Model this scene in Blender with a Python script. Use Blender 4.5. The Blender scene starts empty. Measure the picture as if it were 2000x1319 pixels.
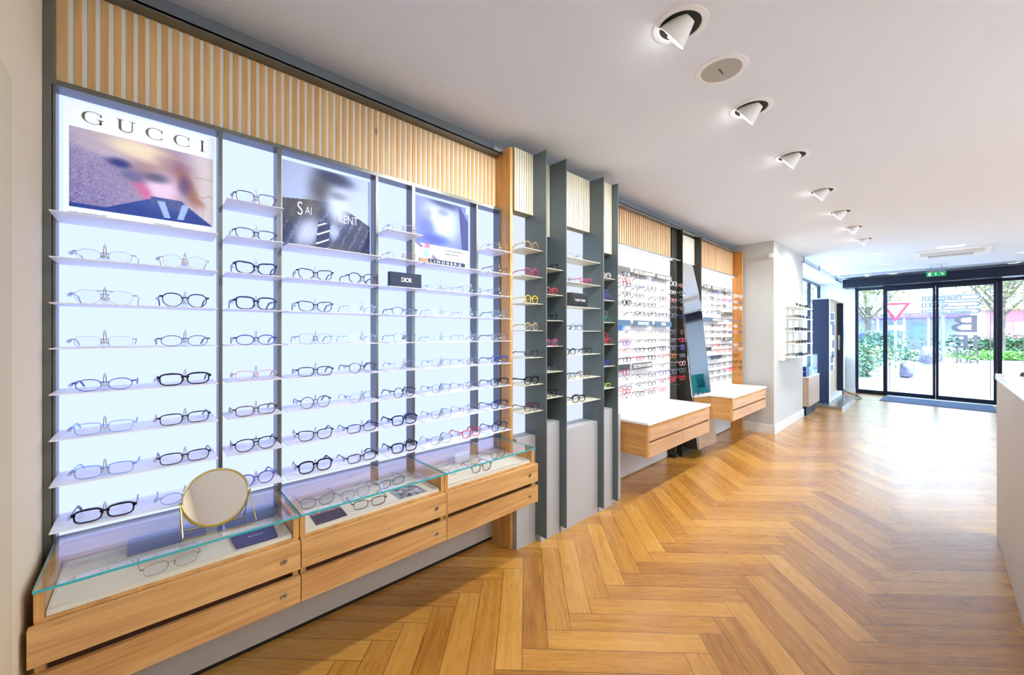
import bpy, bmesh, math, random
from mathutils import Vector, Matrix
R = math.radians
random.seed(7)
scene = bpy.context.scene
col = scene.collection

# ------------------------------------------------------------------ camera
cam_d = bpy.data.cameras.new('camera'); cam = bpy.data.objects.new('camera', cam_d); col.objects.link(cam)
cam_d.sensor_width = 36; cam_d.lens = 766*36/2000; cam_d.shift_y = -7.5/2000; cam_d.clip_start = .02; cam_d.clip_end = 400
PHI = math.atan((1823-1000)/766)
cam.location = (0, 0, 1.33); cam.rotation_euler = (R(90), 0, PHI-R(90))
scene.camera = cam
# ------------------------------------------------------------------ world, sun, exposure
w = bpy.data.worlds.new('world'); scene.world = w; w.use_nodes = True
w.node_tree.nodes['Background'].inputs[0].default_value = (.60, .79, 1, 1)
w.node_tree.nodes['Background'].inputs[1].default_value = 4.6
sd = bpy.data.lights.new('sun', 'SUN'); sd.energy = 10.0; sd.angle = R(1); sd.color = (.93, .96, 1)
sun = bpy.data.objects.new('sun', sd); col.objects.link(sun)
sun.rotation_euler = Vector((.30, .38, -.87)).to_track_quat('-Z', 'Y').to_euler()
scene.view_settings.view_transform = 'Standard'; scene.view_settings.look = 'None'
scene.view_settings.exposure = 0.62; scene.view_settings.gamma = 1; scene.view_settings.use_curve_mapping = False

# lamp powers; fill drives the added, unseen ceiling lamps made further down
LIGHT = dict(spot=46, fill=19)

# ------------------------------------------------------------------ colour and materials
def lin(h):
    h = h.lstrip('#'); o = []
    for i in (0, 2, 4):
        c = int(h[i:i+2], 16)/255
        o.append(c/12.92 if c <= .04045 else ((c+.055)/1.055)**2.4)
    return (*o, 1)
MATS = {}
def mat(name, c='#ffffff', rough=.5, metal=0, emit=None, es=1, spec=.5, coat=0, trans=0):
    if name in MATS: return MATS[name]
    m = bpy.data.materials.new(name); m.use_nodes = True; b = m.node_tree.nodes['Principled BSDF']
    b.inputs['Base Color'].default_value = lin(c) if isinstance(c, str) else c
    b.inputs['Roughness'].default_value = rough; b.inputs['Metallic'].default_value = metal
    b.inputs['Specular IOR Level'].default_value = spec; b.inputs['Coat Weight'].default_value = coat
    b.inputs['Transmission Weight'].default_value = trans
    if emit:
        b.inputs['Emission Color'].default_value = lin(emit) if isinstance(emit, str) else emit
        b.inputs['Emission Strength'].default_value = es
    m.diffuse_color = b.inputs['Base Color'].default_value
    MATS[name] = m; return m
def nodes(m): return m.node_tree.nodes, m.node_tree.links, m.node_tree.nodes['Principled BSDF']
def clear(name, tint=(1, 1, 1, 1), refl=.08, rough=.0, fres=False, gcol=(1, 1, 1, 1)):
    if name in MATS: return MATS[name]
    m = bpy.data.materials.new(name); m.use_nodes = True; n, l = m.node_tree.nodes, m.node_tree.links; n.clear()
    o = n.new('ShaderNodeOutputMaterial'); t = n.new('ShaderNodeBsdfTransparent'); g = n.new('ShaderNodeBsdfGlossy'); x = n.new('ShaderNodeMixShader')
    t.inputs[0].default_value = tint; g.inputs[0].default_value = gcol; g.inputs['Roughness'].default_value = rough
    if fres:
        f = n.new('ShaderNodeLayerWeight'); f.inputs[0].default_value = .5; pw = n.new('ShaderNodeMath'); pw.operation = 'POWER'; l.new(f.outputs['Facing'], pw.inputs[0]); pw.inputs[1].default_value = 4.2
        ma = n.new('ShaderNodeMath'); ma.operation = 'MULTIPLY_ADD'; l.new(pw.outputs[0], ma.inputs[0]); ma.inputs[1].default_value = .95; ma.inputs[2].default_value = .045; l.new(ma.outputs[0], x.inputs[0])
    else: x.inputs[0].default_value = refl
    l.new(t.outputs[0], x.inputs[1]); l.new(g.outputs[0], x.inputs[2]); l.new(x.outputs[0], o.inputs[0])
    MATS[name] = m; return m
def oak(name, c1, c2, axis, rough=.45, fine=1.0, knots=True):
    """oak veneer, grain running along axis 0/1/2"""
    if name in MATS: return MATS[name]
    m = mat(name, c1, rough); n, l, b = nodes(m)
    tc = n.new('ShaderNodeTexCoord'); mp = n.new('ShaderNodeMapping')
    s = [26*fine]*3; s[axis] = 1.6; mp.inputs['Scale'].default_value = s
    l.new(tc.outputs['Object'], mp.inputs[0])
    no = n.new('ShaderNodeTexNoise'); no.inputs['Scale'].default_value = 1.0; no.inputs['Detail'].default_value = 6; no.inputs['Distortion'].default_value = .6
    l.new(mp.outputs[0], no.inputs[0])
    mp2 = n.new('ShaderNodeMapping'); s2 = [150*fine]*3; s2[axis] = 5; mp2.inputs['Scale'].default_value = s2
    l.new(tc.outputs['Object'], mp2.inputs[0])
    n2 = n.new('ShaderNodeTexNoise'); n2.inputs['Scale'].default_value = 1; n2.inputs['Detail'].default_value = 3; l.new(mp2.outputs[0], n2.inputs[0])
    mix = n.new('ShaderNodeMath'); mix.operation = 'MULTIPLY_ADD'; l.new(n2.outputs[0], mix.inputs[0]); mix.inputs[1].default_value = .45
    l.new(no.outputs[0], mix.inputs[2])
    cr = n.new('ShaderNodeValToRGB'); cr.color_ramp.elements[0].position = .5; cr.color_ramp.elements[1].position = .95
    cr.color_ramp.elements[0].color = lin(c2); cr.color_ramp.elements[1].color = lin(c1)
    l.new(mix.outputs[0], cr.inputs[0])
    last = cr.outputs[0]
    if knots:
        mp3 = n.new('ShaderNodeMapping'); s3 = [9]*3; s3[axis] = 3.4; mp3.inputs['Scale'].default_value = s3
        l.new(tc.outputs['Object'], mp3.inputs[0])
        v = n.new('ShaderNodeTexVoronoi'); v.inputs['Scale'].default_value = 1; l.new(mp3.outputs[0], v.inputs[0])
        k = n.new('ShaderNodeValToRGB'); k.color_ramp.elements[0].position = .03; k.color_ramp.elements[0].color = lin('#8a5a35')
        k.color_ramp.elements[1].position = .11; k.color_ramp.elements[1].color = (1, 1, 1, 1); l.new(v.outputs[0], k.inputs[0])
        mm = n.new('ShaderNodeMixRGB'); mm.blend_type = 'MULTIPLY'; mm.inputs[0].default_value = .75
        l.new(last, mm.inputs[1]); l.new(k.outputs[0], mm.inputs[2]); last = mm.outputs[0]
    l.new(last, b.inputs['Base Color'])
    bp = n.new('ShaderNodeBump'); bp.inputs['Strength'].default_value = .12; bp.inputs['Distance'].default_value = .001
    l.new(n2.outputs[0], bp.inputs['Height']); l.new(bp.outputs[0], b.inputs['Normal'])
    return m
def noisy(name, c1, c2, scale, rough=.8, bump=0, detail=4):
    if name in MATS: return MATS[name]
    m = mat(name, c1, rough); n, l, b = nodes(m)
    tc = n.new('ShaderNodeTexCoord'); no = n.new('ShaderNodeTexNoise'); no.inputs['Scale'].default_value = scale; no.inputs['Detail'].default_value = detail
    l.new(tc.outputs['Object'], no.inputs[0])
    cr = n.new('ShaderNodeValToRGB'); cr.color_ramp.elements[0].position = .35; cr.color_ramp.elements[1].position = .65
    cr.color_ramp.elements[0].color = lin(c2); cr.color_ramp.elements[1].color = lin(c1); l.new(no.outputs[0], cr.inputs[0]); l.new(cr.outputs[0], b.inputs['Base Color'])
    if bump:
        bp = n.new('ShaderNodeBump'); bp.inputs['Strength'].default_value = bump; bp.inputs['Distance'].default_value = .01
        l.new(no.outputs[0], bp.inputs['Height']); l.new(bp.outputs[0], b.inputs['Normal'])
    return m

OAK_X = oak('oak_along', '#e0b67c', '#b5824c', 0)
OAK_Z = oak('oak_upright', '#e2b370', '#c08b4e', 2, knots=False)
OAK_Y = oak('oak_depth', '#dcaa66', '#bd8750', 1, knots=False)
OAK_S = oak('oak_slat', '#e6bd80', '#cf9c5c', 2, knots=True, fine=.8)
OAK_G = oak('oak_far', '#d9b08a', '#b98f69', 0)
OAK_P = oak('oak_pale', '#c9a892', '#a98870', 2)
DARKWOOD = mat('drawer_gap_brown', '#6b4632', .7)
METAL = mat('dark_metal', '#74756f', .35, .75)
METAL_B = mat('blade_metal', '#5f6c73', .45, .15)
ANTHR = mat('anthracite', '#33352f', .5, .2)
CREAM = mat('cream_wall', '#ecdcbe', .85)
CREAM_S = mat('cream_slat_back', '#e6dfd0', .8)
WHITE = mat('white_paint', '#e9ecf1', .8)
CEIL = mat('ceiling_white', '#dfe7f4', .9)
GREYW = mat('grey_white_wall', '#c2c4c2', .85)
LAM = mat('white_laminate', '#b2b6bd', .5)
PLINTH = mat('grey_plinth', '#c3c0bf', .6)
TOPW = mat('white_top', '#f6f4f2', .22)
TRAY = mat('cream_tray', '#efeade', .85)
SHELF = mat('white_shelf', '#f4f4f6', .35)
SHELFB = mat('ivory_shelf', '#dedccb', .45)
PANEL = mat('light_panel', '#101010', .9, emit=(.77, .93, 1.75, 1), es=.66, spec=.05)
PANEL_B = mat('light_panel_soft', '#101010', .9, spec=.05, emit=(.78, .86, 1.0, 1), es=.66)
STRIPL = mat('led_strip', '#ffffff', .5, emit=(.95, .97, 1.1, 1), es=2.2)
LAMPM = mat('lamp_glow', '#ffffff', .5, emit=(1, .97, .9, 1), es=6)
GLASS = clear('case_glass', (.985, .997, .993, 1), 1.5, 0, True)
GLASSD = clear('door_glass', (.93, .97, .98, 1), .06, 0)
GEDGE = mat('glass_edge_teal', '#3fb5bd', .15, emit='#3fb5bd', es=.0)
LENS = clear('clear_lens', (.985, .99, 1, 1), .012, 0)
MIRROR = mat('mirror_silver', '#e8ecf0', .015, 1)
BRASS = mat('pale_brass', '#c8bb78', .22, 1)
CHROME = mat('steel', '#b9b9b6', .22, 1)
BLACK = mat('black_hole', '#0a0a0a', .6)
ACRYL = clear('clear_acrylic', (.90, .93, .97, 1), .14, .1, gcol=(.85, .87, .92, 1))
NAVYB = mat('navy_board', '#0c2348', .5)
NAVYC = mat('navy_leather', '#1c3c84', .55)
TXTW = mat('white_lettering', '#f5f5f5', .5)
TXTK = mat('dark_lettering', '#3b3d3a', .4, .3)
DOORM = mat('door_frame_dark', '#17233a', .3, .3)
DISPN = mat('navy_display', '#0e1b3e', .55)
GREEN = mat('exit_green', '#0a8a4a', .4, emit='#0a8a4a', es=.5)

# ------------------------------------------------------------------ mesh builder
class MB:
    def __init__(s): s.v = []; s.f = []; s.mi = []; s.uv = None; s.at = None
    def add(s, vs, fs, mi=0):
        o = len(s.v); s.v += [tuple(v) for v in vs]
        for f in fs: s.f.append(tuple(i+o for i in f)); s.mi.append(mi)
        return s
    def box(s, x0, x1, y0, y1, z0, z1, mi=0):
        x0, x1 = sorted((x0, x1)); y0, y1 = sorted((y0, y1)); z0, z1 = sorted((z0, z1))
        return s.add([(x0,y0,z0),(x1,y0,z0),(x1,y1,z0),(x0,y1,z0),(x0,y0,z1),(x1,y0,z1),(x1,y1,z1),(x0,y1,z1)],
                     [(0,3,2,1),(4,5,6,7),(0,1,5,4),(1,2,6,5),(2,3,7,6),(3,0,4,7)], mi)
    def prism(s, poly, d, off, ax='y', mi=0):
        """poly of 2D pts; extruded by d from off along ax (y: pts are x,z; z: pts are x,y; x: pts are y,z)"""
        n = len(poly)
        def P(p, q): return {'y': (p[0], q, p[1]), 'z': (p[0], p[1], q), 'x': (q, p[0], p[1])}[ax]
        vs = [P(p, off) for p in poly]+[P(p, off+d) for p in poly]
        fs = [tuple(range(n)), tuple(range(2*n-1, n-1, -1))]+[(i, (i+1) % n, n+(i+1) % n, n+i) for i in range(n)]
        return s.add(vs, fs, mi)
    def ring(s, outer, inner, d, off, ax='y', mi=0):
        n = len(outer)
        def P(p, q): return {'y': (p[0], q, p[1]), 'z': (p[0], p[1], q), 'x': (q, p[0], p[1])}[ax]
        vs = [P(p, off) for p in outer]+[P(p, off) for p in inner]+[P(p, off+d) for p in outer]+[P(p, off+d) for p in inner]
        fs = []
        for i in range(n):
            j = (i+1) % n
            fs += [(i, j, n+j, n+i), (2*n+i, 3*n+i, 3*n+j, 2*n+j), (i, 2*n+i, 2*n+j, j), (n+i, n+j, 3*n+j, 3*n+i)]
        return s.add(vs, fs, mi)
    def tube(s, pts, r, n=8, mi=0, closed=False, ry=None, up=(0, 0, 1)):
        pts = [Vector(p) for p in pts]; m = len(pts); vs = []; fs = []
        for i, p in enumerate(pts):
            a = pts[(i-1) % m] if (i or closed) else p; b = pts[(i+1) % m] if (i < m-1 or closed) else p
            t = (b-a).normalized(); u = Vector(up)
            if abs(t.dot(u)) > .95: u = Vector((1, 0, 0))
            x = t.cross(u).normalized(); y = x.cross(t).normalized()
            rr = r[i] if isinstance(r, (list, tuple)) else r; r2 = rr if ry is None else (ry[i] if isinstance(ry, (list, tuple)) else ry)
            for k in range(n):
                q = 2*math.pi*(k+.5)/n; vs.append(p+x*math.cos(q)*rr+y*math.sin(q)*r2)
        for i in range(m if closed else m-1):
            for k in range(n): fs.append((i*n+k, i*n+(k+1) % n, ((i+1) % m)*n+(k+1) % n, ((i+1) % m)*n+k))
        if not closed: fs += [tuple(range(n-1, -1, -1)), tuple(range((m-1)*n, m*n))]
        return s.add(vs, fs, mi)
    def lathe(s, prof, n=24, mi=0, M=None):
        """profile of (r, z) around z, optionally moved by matrix M"""
        vs = []; fs = []
        for r, z in prof:
            for k in range(n):
                q = 2*math.pi*k/n; v = Vector((r*math.cos(q), r*math.sin(q), z)); vs.append(M @ v if M else v)
        for i in range(len(prof)-1):
            for k in range(n): fs.append((i*n+k, i*n+(k+1) % n, (i+1)*n+(k+1) % n, (i+1)*n+k))
        return s.add(vs, fs, mi)
    def disc(s, M, r, n=24, mi=0):
        vs = [M @ Vector((r*math.cos(2*math.pi*k/n), r*math.sin(2*math.pi*k/n), 0)) for k in range(n)]
        return s.add(vs, [tuple(range(n))], mi)
    def build(s, name, mats, parent=None, bevel=0, smooth=False, fix=True):
        me = bpy.data.meshes.new(name); off = Vector(ORG.get(parent.name, (0, 0, 0))) if parent else Vector((0, 0, 0))
        org = Vector((0, 0, 0))
        if not parent and s.v and name not in ('floor',):
            xs, ys, zs = zip(*s.v); org = Vector(((min(xs)+max(xs))/2, (min(ys)+max(ys))/2, min(zs)))
        me.from_pydata([tuple(Vector(v)-off-org) for v in s.v], [], s.f)
        if not isinstance(mats, (list, tuple)): mats = [mats]
        for m in mats: me.materials.append(m)
        me.polygons.foreach_set('material_index', s.mi)
        if fix:
            b = bmesh.new(); b.from_mesh(me); bmesh.ops.recalc_face_normals(b, faces=b.faces); b.to_mesh(me); b.free()
        if smooth:
            me.shade_smooth() if hasattr(me, 'shade_smooth') else me.polygons.foreach_set('use_smooth', [True]*len(me.polygons))
            try: me.set_sharp_from_angle(angle=R(35))
            except Exception: pass
        me.update()
        o = bpy.data.objects.new(name, me); col.objects.link(o)
        if parent: o.parent = parent; ORG[o.name] = ORG.get(parent.name, (0, 0, 0))
        else: o.location = org; ORG[o.name] = tuple(org)
        if bevel:
            bv = o.modifiers.new('bevel', 'BEVEL'); bv.width = bevel; bv.segments = 2; bv.limit_method = 'ANGLE'
        return o
ORG = {}
def tag(o, label=None, cat=None, group=None, kind=None):
    if label: o['label'] = label
    if cat: o['category'] = cat
    if group: o['group'] = group
    if kind: o['kind'] = kind
    return o
def empty(name, loc, label=None, cat=None, group=None, kind=None):
    o = bpy.data.objects.new(name, None); col.objects.link(o); o.location = loc; o.empty_display_size = .05; ORG[o.name] = tuple(loc)
    return tag(o, label, cat, group, kind)
def box(name, m, x0, x1, y0, y1, z0, z1, parent=None, bevel=0): return MB().box(x0, x1, y0, y1, z0, z1).build(name, m, parent, bevel)
def struct(o): o['kind'] = 'structure'; return o
def text_mesh(name, body, size, origin, mat_, parent=None, rot=(90, 0, 0), extrude=.0008, sx=1.0, width=None, align='LEFT', spacing=1.0, bold=0):
    c = bpy.data.curves.new('t', 'FONT'); c.body = body; c.size = size; c.extrude = extrude; c.align_x = align; c.space_character = spacing; c.offset = bold
    t = bpy.data.objects.new('t', c); col.objects.link(t); bpy.context.view_layer.update()
    me = bpy.data.meshes.new_from_object(t.evaluated_get(bpy.context.evaluated_depsgraph_get()))
    bpy.data.objects.remove(t)
    if width:
        xs = [v.co.x for v in me.vertices]; sx = width/(max(xs)-min(xs))
    Mx = Matrix.Translation(origin) @ (Matrix.Rotation(R(rot[2]), 4, 'Z') @ Matrix.Rotation(R(rot[1]), 4, 'Y') @ Matrix.Rotation(R(rot[0]), 4, 'X')) @ Matrix.Diagonal((sx, 1, 1, 1))
    me.transform(Mx); off = Vector(ORG.get(parent.name, (0, 0, 0))) if parent else Vector((0, 0, 0))
    me.transform(Matrix.Translation(-off)); me.materials.clear(); me.materials.append(mat_)
    for p in me.polygons: p.material_index = 0
    o = bpy.data.objects.new(name, me); col.objects.link(o)
    if parent: o.parent = parent; ORG[o.name] = ORG.get(parent.name, (0, 0, 0))
    return o

# ================================================================== SETTING
CZ = 2.56            # ceiling height
FX0, FDX = 11.53, .12  # shop front line: x = FX0 + FDX*y
def clip(poly, planes):
    for a, b, c in planes:           # keep a*x+b*y+c >= 0
        out = []
        for i in range(len(poly)):
            p, q = poly[i], poly[(i+1) % len(poly)]
            dp, dq = a*p[0]+b*p[1]+c, a*q[0]+b*q[1]+c
            if dp >= 0: out.append(p)
            if (dp >= 0) != (dq >= 0):
                t = dp/(dp-dq); out.append(tuple(p[i]+t*(q[i]-p[i]) for i in range(4)))
        poly = out
        if len(poly) < 3: return []
    return poly
def make_floor():
    W, L, aS, b0 = .1085, .672, 1.657, .016
    planes = [(1, 0, .27), (-1, FDX, FX0), (0, 1, 5.0), (0, -1, 1.96)]
    vs, fs, uvs, rn = [], [], [], []
    s2 = math.sqrt(.5); rr = random.Random(3)
    for t in range(-14, 14):
        for n in range(-90, 120):
            A = aS+n*W+t*L; B = b0-n*W+t*L
            for k, (a0, a1, c0, c1) in enumerate(((A, A+L, B-W, B), (A-W, A, B-L, B))):
                cs = [(a0, c0), (a1, c0), (a1, c1), (a0, c1)]
                uv = [(0, 0), (L, 0), (L, W), (0, W)] if k == 0 else [(0, 0), (0, W), (L, W), (L, 0)]
                pts = [((a-b)*s2, (a+b)*s2, u[0], u[1]) for (a, b), u in zip(cs, uv)]
                if max(p[0] for p in pts) < -.3 or min(p[0] for p in pts) > 12 or max(p[1] for p in pts) < -5 or min(p[1] for p in pts) > 2: continue
                r = rr.random(); q = clip(pts, planes)
                if not q: continue
                o = len(vs); vs += [(p[0], p[1], 0) for p in q]; fs.append(tuple(range(o, o+len(q)))); uvs += [(p[2], p[3]) for p in q]; rn.append(r)
    me = bpy.data.meshes.new('floor'); me.from_pydata(vs, [], fs)
    ul = me.uv_layers.new(name='plank'); k = 0
    for p in me.polygons:
        for li in p.loop_indices: ul.data[li].uv = uvs[me.loops[li].vertex_index]
    at = me.attributes.new('rnd', 'FLOAT', 'FACE'); at.data.foreach_set('value', rn)
    for p in me.polygons:
        if p.normal.z < 0: p.flip()
    m = mat('oak_herringbone', '#c08a4a', .3); n, l, b = nodes(m)
    uv = n.new('ShaderNodeUVMap'); uv.uv_map = 'plank'; a = n.new('ShaderNodeAttribute'); a.attribute_name = 'rnd'
    sp = n.new('ShaderNodeSeparateXYZ'); l.new(uv.outputs[0], sp.inputs[0])
    def mth(op, x, y=None, z=None):
        q = n.new('ShaderNodeMath'); q.operation = op
        for i, v in enumerate((x, y, z)):
            if v is None: continue
            if isinstance(v, (int, float)): q.inputs[i].default_value = v
            else: l.new(v, q.inputs[i])
        return q.outputs[0]
    cmb = n.new('ShaderNodeCombineXYZ')
    l.new(mth('MULTIPLY', sp.outputs[0], 3.0), cmb.inputs[0]); l.new(mth('MULTIPLY', sp.outputs[1], 42.0), cmb.inputs[1]); l.new(mth('MULTIPLY', a.outputs['Fac'], 90.0), cmb.inputs[2])
    no = n.new('ShaderNodeTexNoise'); no.inputs['Scale'].default_value = 1; no.inputs['Detail'].default_value = 5; no.inputs['Distortion'].default_value = .8; l.new(cmb.outputs[0], no.inputs[0])
    cm2 = n.new('ShaderNodeCombineXYZ')
    l.new(mth('MULTIPLY', sp.outputs[0], 14.0), cm2.inputs[0]); l.new(mth('MULTIPLY', sp.outputs[1], 340.0), cm2.inputs[1]); l.new(mth('MULTIPLY', a.outputs['Fac'], 37.0), cm2.inputs[2])
    nf = n.new('ShaderNodeTexNoise'); nf.inputs['Scale'].default_value = 1; nf.inputs['Detail'].default_value = 2; l.new(cm2.outputs[0], nf.inputs[0])
    tone = mth('ADD', mth('MULTIPLY', no.outputs[0], .55), mth('ADD', mth('MULTIPLY', nf.outputs[0], .25), mth('MULTIPLY', a.outputs['Fac'], .28)))
    cr = n.new('ShaderNodeValToRGB'); e = cr.color_ramp.elements
    e[0].position = .3; e[0].color = lin('#965f22'); e[1].position = .78; e[1].color = lin('#d6a24e')
    x = e.new(.52); x.color = lin('#bf883a'); l.new(tone, cr.inputs[0])
    du = mth('MINIMUM', sp.outputs[0], mth('SUBTRACT', L, sp.outputs[0])); dv = mth('MINIMUM', sp.outputs[1], mth('SUBTRACT', W, sp.outputs[1]))
    ed = mth('MINIMUM', du, dv); g = mth('LESS_THAN', ed, .0013)
    mx = n.new('ShaderNodeMixRGB'); l.new(g, mx.inputs[0]); l.new(cr.outputs[0], mx.inputs[1]); mx.inputs[2].default_value = lin('#5a3d1c'); l.new(mx.outputs[0], b.inputs['Base Color'])
    l.new(mth('MULTIPLY_ADD', nf.outputs[0], .14, .22), b.inputs['Roughness'])
    b.inputs['Specular IOR Level'].default_value = .7; b.inputs['Coat Weight'].default_value = .55; b.inputs['Coat Roughness'].default_value = .27
    hh = mth('SUBTRACT', mth('MULTIPLY', nf.outputs[0], .3), g)
    bp = n.new('ShaderNodeBump'); bp.inputs['Strength'].default_value = .25; bp.inputs['Distance'].default_value = .0012; l.new(hh, bp.inputs['Height']); l.new(bp.outputs[0], b.inputs['Normal'])
    me.materials.append(m)
    o = bpy.data.objects.new('floor', me); col.objects.link(o); struct(o)
make_floor()
struct(MB().prism([(-.4, -5.2), (FX0+.2-FDX*5.2, -5.2), (FX0+.2+FDX*2.1, 2.1), (-.4, 2.1)], -.1, -.001, 'z').build('floor', mat('screed', '#8d8a84', .9))).name = 'floor_slab'
struct(MB().prism([(-.4, -5.2), (FX0+.35-FDX*5.2, -5.2), (FX0+.35+FDX*2.1, 2.1), (-.4, 2.1)], .25, CZ, 'z').build('ceiling', CEIL))
struct(box('ceiling', CEIL, 7.73, 11.55, 1.47, 1.95, CZ-.06, CZ-.0005)).name = 'ceiling_soffit'
struct(box('wall_left', CREAM, -.38, -.235, -5.0, 1.96, 0, CZ))
struct(box('wall_back', GREYW, -.38, 6.2, 1.96, 2.1, 0, CZ))
# column that closes the spectacle wall, with skirting
struct(box('wall_column', GREYW, 6.05, 7.73, 1.432, 1.96, 0, CZ))
bb = MB().box(6.036, 7.744, 1.418, 1.434, 0, .12).box(6.036, 6.052, 1.434, 1.90, 0, .12)
struct(bb.build('baseboard_column', mat('skirting_white', '#dfdfdd', .5), None, .003))
tag(box('wall_panel', mat('cream_panel_left', '#dccfae', .8), -.2345, -.221, -.6, 1.405, 0, 1.90), 'cream panel fixed to the left wall at the very edge of the view', 'panel')
tag(box('door_notice', mat('exit_green2', '#0a8a4a', .5), 11.345, 11.35, -1.50, -1.38, 1.16, 1.24), 'small green card on the blue-grey wall right of the entrance', 'notice')
# glazed wall after the column
g = MB()
for x in (7.76, 9.3, 10.55, 11.62): g.box(x, x+.05, 1.82, 1.88, 0, 2.47)
g.box(7.76, 11.67, 1.82, 1.88, 2.42, 2.47).box(7.76, 11.67, 1.82, 1.88, 0, .08)
wf = struct(g.build('window_1', DOORM)); MB().box(7.8, 11.65, 1.845, 1.853, .08, 2.42).build('window_pane', GLASSD, wf)
struct(box('trim_1', WHITE, 7.73, 11.75, 1.8, 1.96, 2.47, CZ-.06))
# white return wall next to the entrance
ang = math.atan(FDX)
def fx(y): return FX0+FDX*y
def fpoly(y0, y1, t0, t1): return [(fx(y0)+t0, y0), (fx(y1)+t0, y1), (fx(y1)+t1, y1), (fx(y0)+t1, y0)]
struct(MB().prism(fpoly(1.2, 1.95, -.02, .15), CZ, 0, 'z').build('wall_entrance', mat('cool_white_wall', '#dde1e4', .85)))
struct(MB().prism(fpoly(-4.95, -1.14, -.02, .15), CZ, 0, 'z').build('wall_entrance', mat('blue_grey_wall', '#aebccb', .85)))
struct(MB().prism(fpoly(1.19, 1.86, -.034, -.02), .1, 0, 'z').build('baseboard_entrance', WHITE))
# right hand side: unseen window added to let in fill daylight, between white piers
rw = MB().box(-.38, 2.8, -5.1, -4.95, 0, CZ).box(9.6, 10.95, -5.1, -4.95, 0, CZ).box(2.8, 9.6, -5.1, -4.95, 2.36, CZ)
struct(rw.build('wall_right', WHITE))
f = MB()
for x in (2.8, 5.06, 7.3, 9.54): f.box(x, x+.06, -5.05, -4.98, .05, 2.36)
f.box(2.8, 9.6, -5.05, -4.98, 0, .06).box(2.8, 9.6, -5.05, -4.98, 2.3, 2.36)
wf = struct(f.build('window_fill', DOORM)); MB().box(2.82, 9.58, -5.02, -5.012, .06, 2.3).build('window_pane', GLASSD, wf)

# ---------------- entrance front: fixed panes and sliding door
def fbar(mb, y0, y1, z0, z1, t0=-.03, t1=.03, mi=0): mb.prism(fpoly(y0, y1, t0, t1), z1-z0, z0, 'z', mi)
m_ = MB()
for y0, y1 in ((1.145, 1.2), (-.86, -.80), (-1.14, -1.10)): fbar(m_, y0, y1, 0, 2.33, .03, .09)
fbar(m_, .68, 1.15, 0, .085, .03, .09); fbar(m_, -1.14, -.80, 0, .085, .03, .09); fbar(m_, -1.14, 1.2, 2.29, 2.36, .03, .09); fbar(m_, .70, .74, 0, 2.33, .03, .09)
wf = struct(m_.build('window_3', DOORM)); p = MB(); fbar(p, .74, 1.145, .085, 2.29, .055, .063); fbar(p, -1.10, -.86, .085, 2.29, .055, .063); p.build('window_pane', GLASSD, wf)
def leaf(idx, y0, y1):
    m = MB(); fbar(m, y0, y0+.04, .02, 2.3, -.03, .01); fbar(m, y1-.04, y1, .02, 2.3, -.03, .01); fbar(m, y0, y1, .02, .10, -.03, .01); fbar(m, y0, y1, 2.24, 2.3, -.03, .01)
    o = struct(m.build('door_%d' % idx, DOORM)); q = MB(); fbar(q, y0+.04, y1-.04, .1, 2.24, -.014, -.006); q.build('door_pane', GLASSD, o)
    q = MB(); 
    yy = y0+.075 if idx == 2 else y1-.075
    fbar(q, yy-.006, yy+.006, .12, 2.22, -.018, -.0145); q.build('door_seal', mat('pale_seal', '#aab4bd', .4), o)
    return o
leaf(1, -.03, .71); d2 = leaf(2, -.795, -.032)
hd = MB(); fbar(hd, -4.95, 1.37, 2.335, 2.52, -.42, .02); struct(hd.build('trim_2', mat('header_navy', '#121a2e', .28, .3), None, .004))
# letters on the glass (read from outside)
LET = mat('grey_vinyl', '#c2bcd6', .6)
for s_, z_, h_ in (('B', 1.36, .34), ('IE', 1.06, .26), ('NVE', .88, .13), ('NUE', .765, .075)):
    y_ = -.42; text_mesh('door_lettering', s_, h_*1.38, (fx(y_)-.004, y_, z_), LET, d2, (90, 0, 90-math.degrees(ang)), .0006, width=.33, align='CENTER', bold=.003)

# ================================================================== GLASSES
def sgn(v): return (v > 0)-(v < 0)
SH = {  # a, b, p, taper, lift, side top
 'round': (.0235, .0225, 1, 0, 0), 'panto': (.0245, .021, .92, .08, .001), 'oval': (.0265, .0165, .9, .02, 0),
 'rectangular': (.0275, .0165, .6, .05, .0005), 'square': (.0265, .0200, .6, .07, .001), 'cat-eye': (.0268, .0185, .72, .10, .0055),
 'angular': (.0258, .0210, .72, .06, 0), 'aviator': (.0275, .021, .8, .16, -.001)}
def outline(kind, n, t=0.0, top=0.0):
    a, b, p, tp, lf = SH[kind]; o = []
    for i in range(n):
        q = 2*math.pi*i/n; c, s = math.cos(q), math.sin(q)
        x = a*sgn(c)*abs(c)**p; z = b*sgn(s)*abs(s)**p
        x *= 1+tp*z/b; z += lf*max(0, x/a)*(1 if z > -b*.3 else .2)
        r = math.hypot(x, z); k = (r+t+(top*max(0, s)))/r
        o.append((x*k, z*k))
    return o
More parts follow.
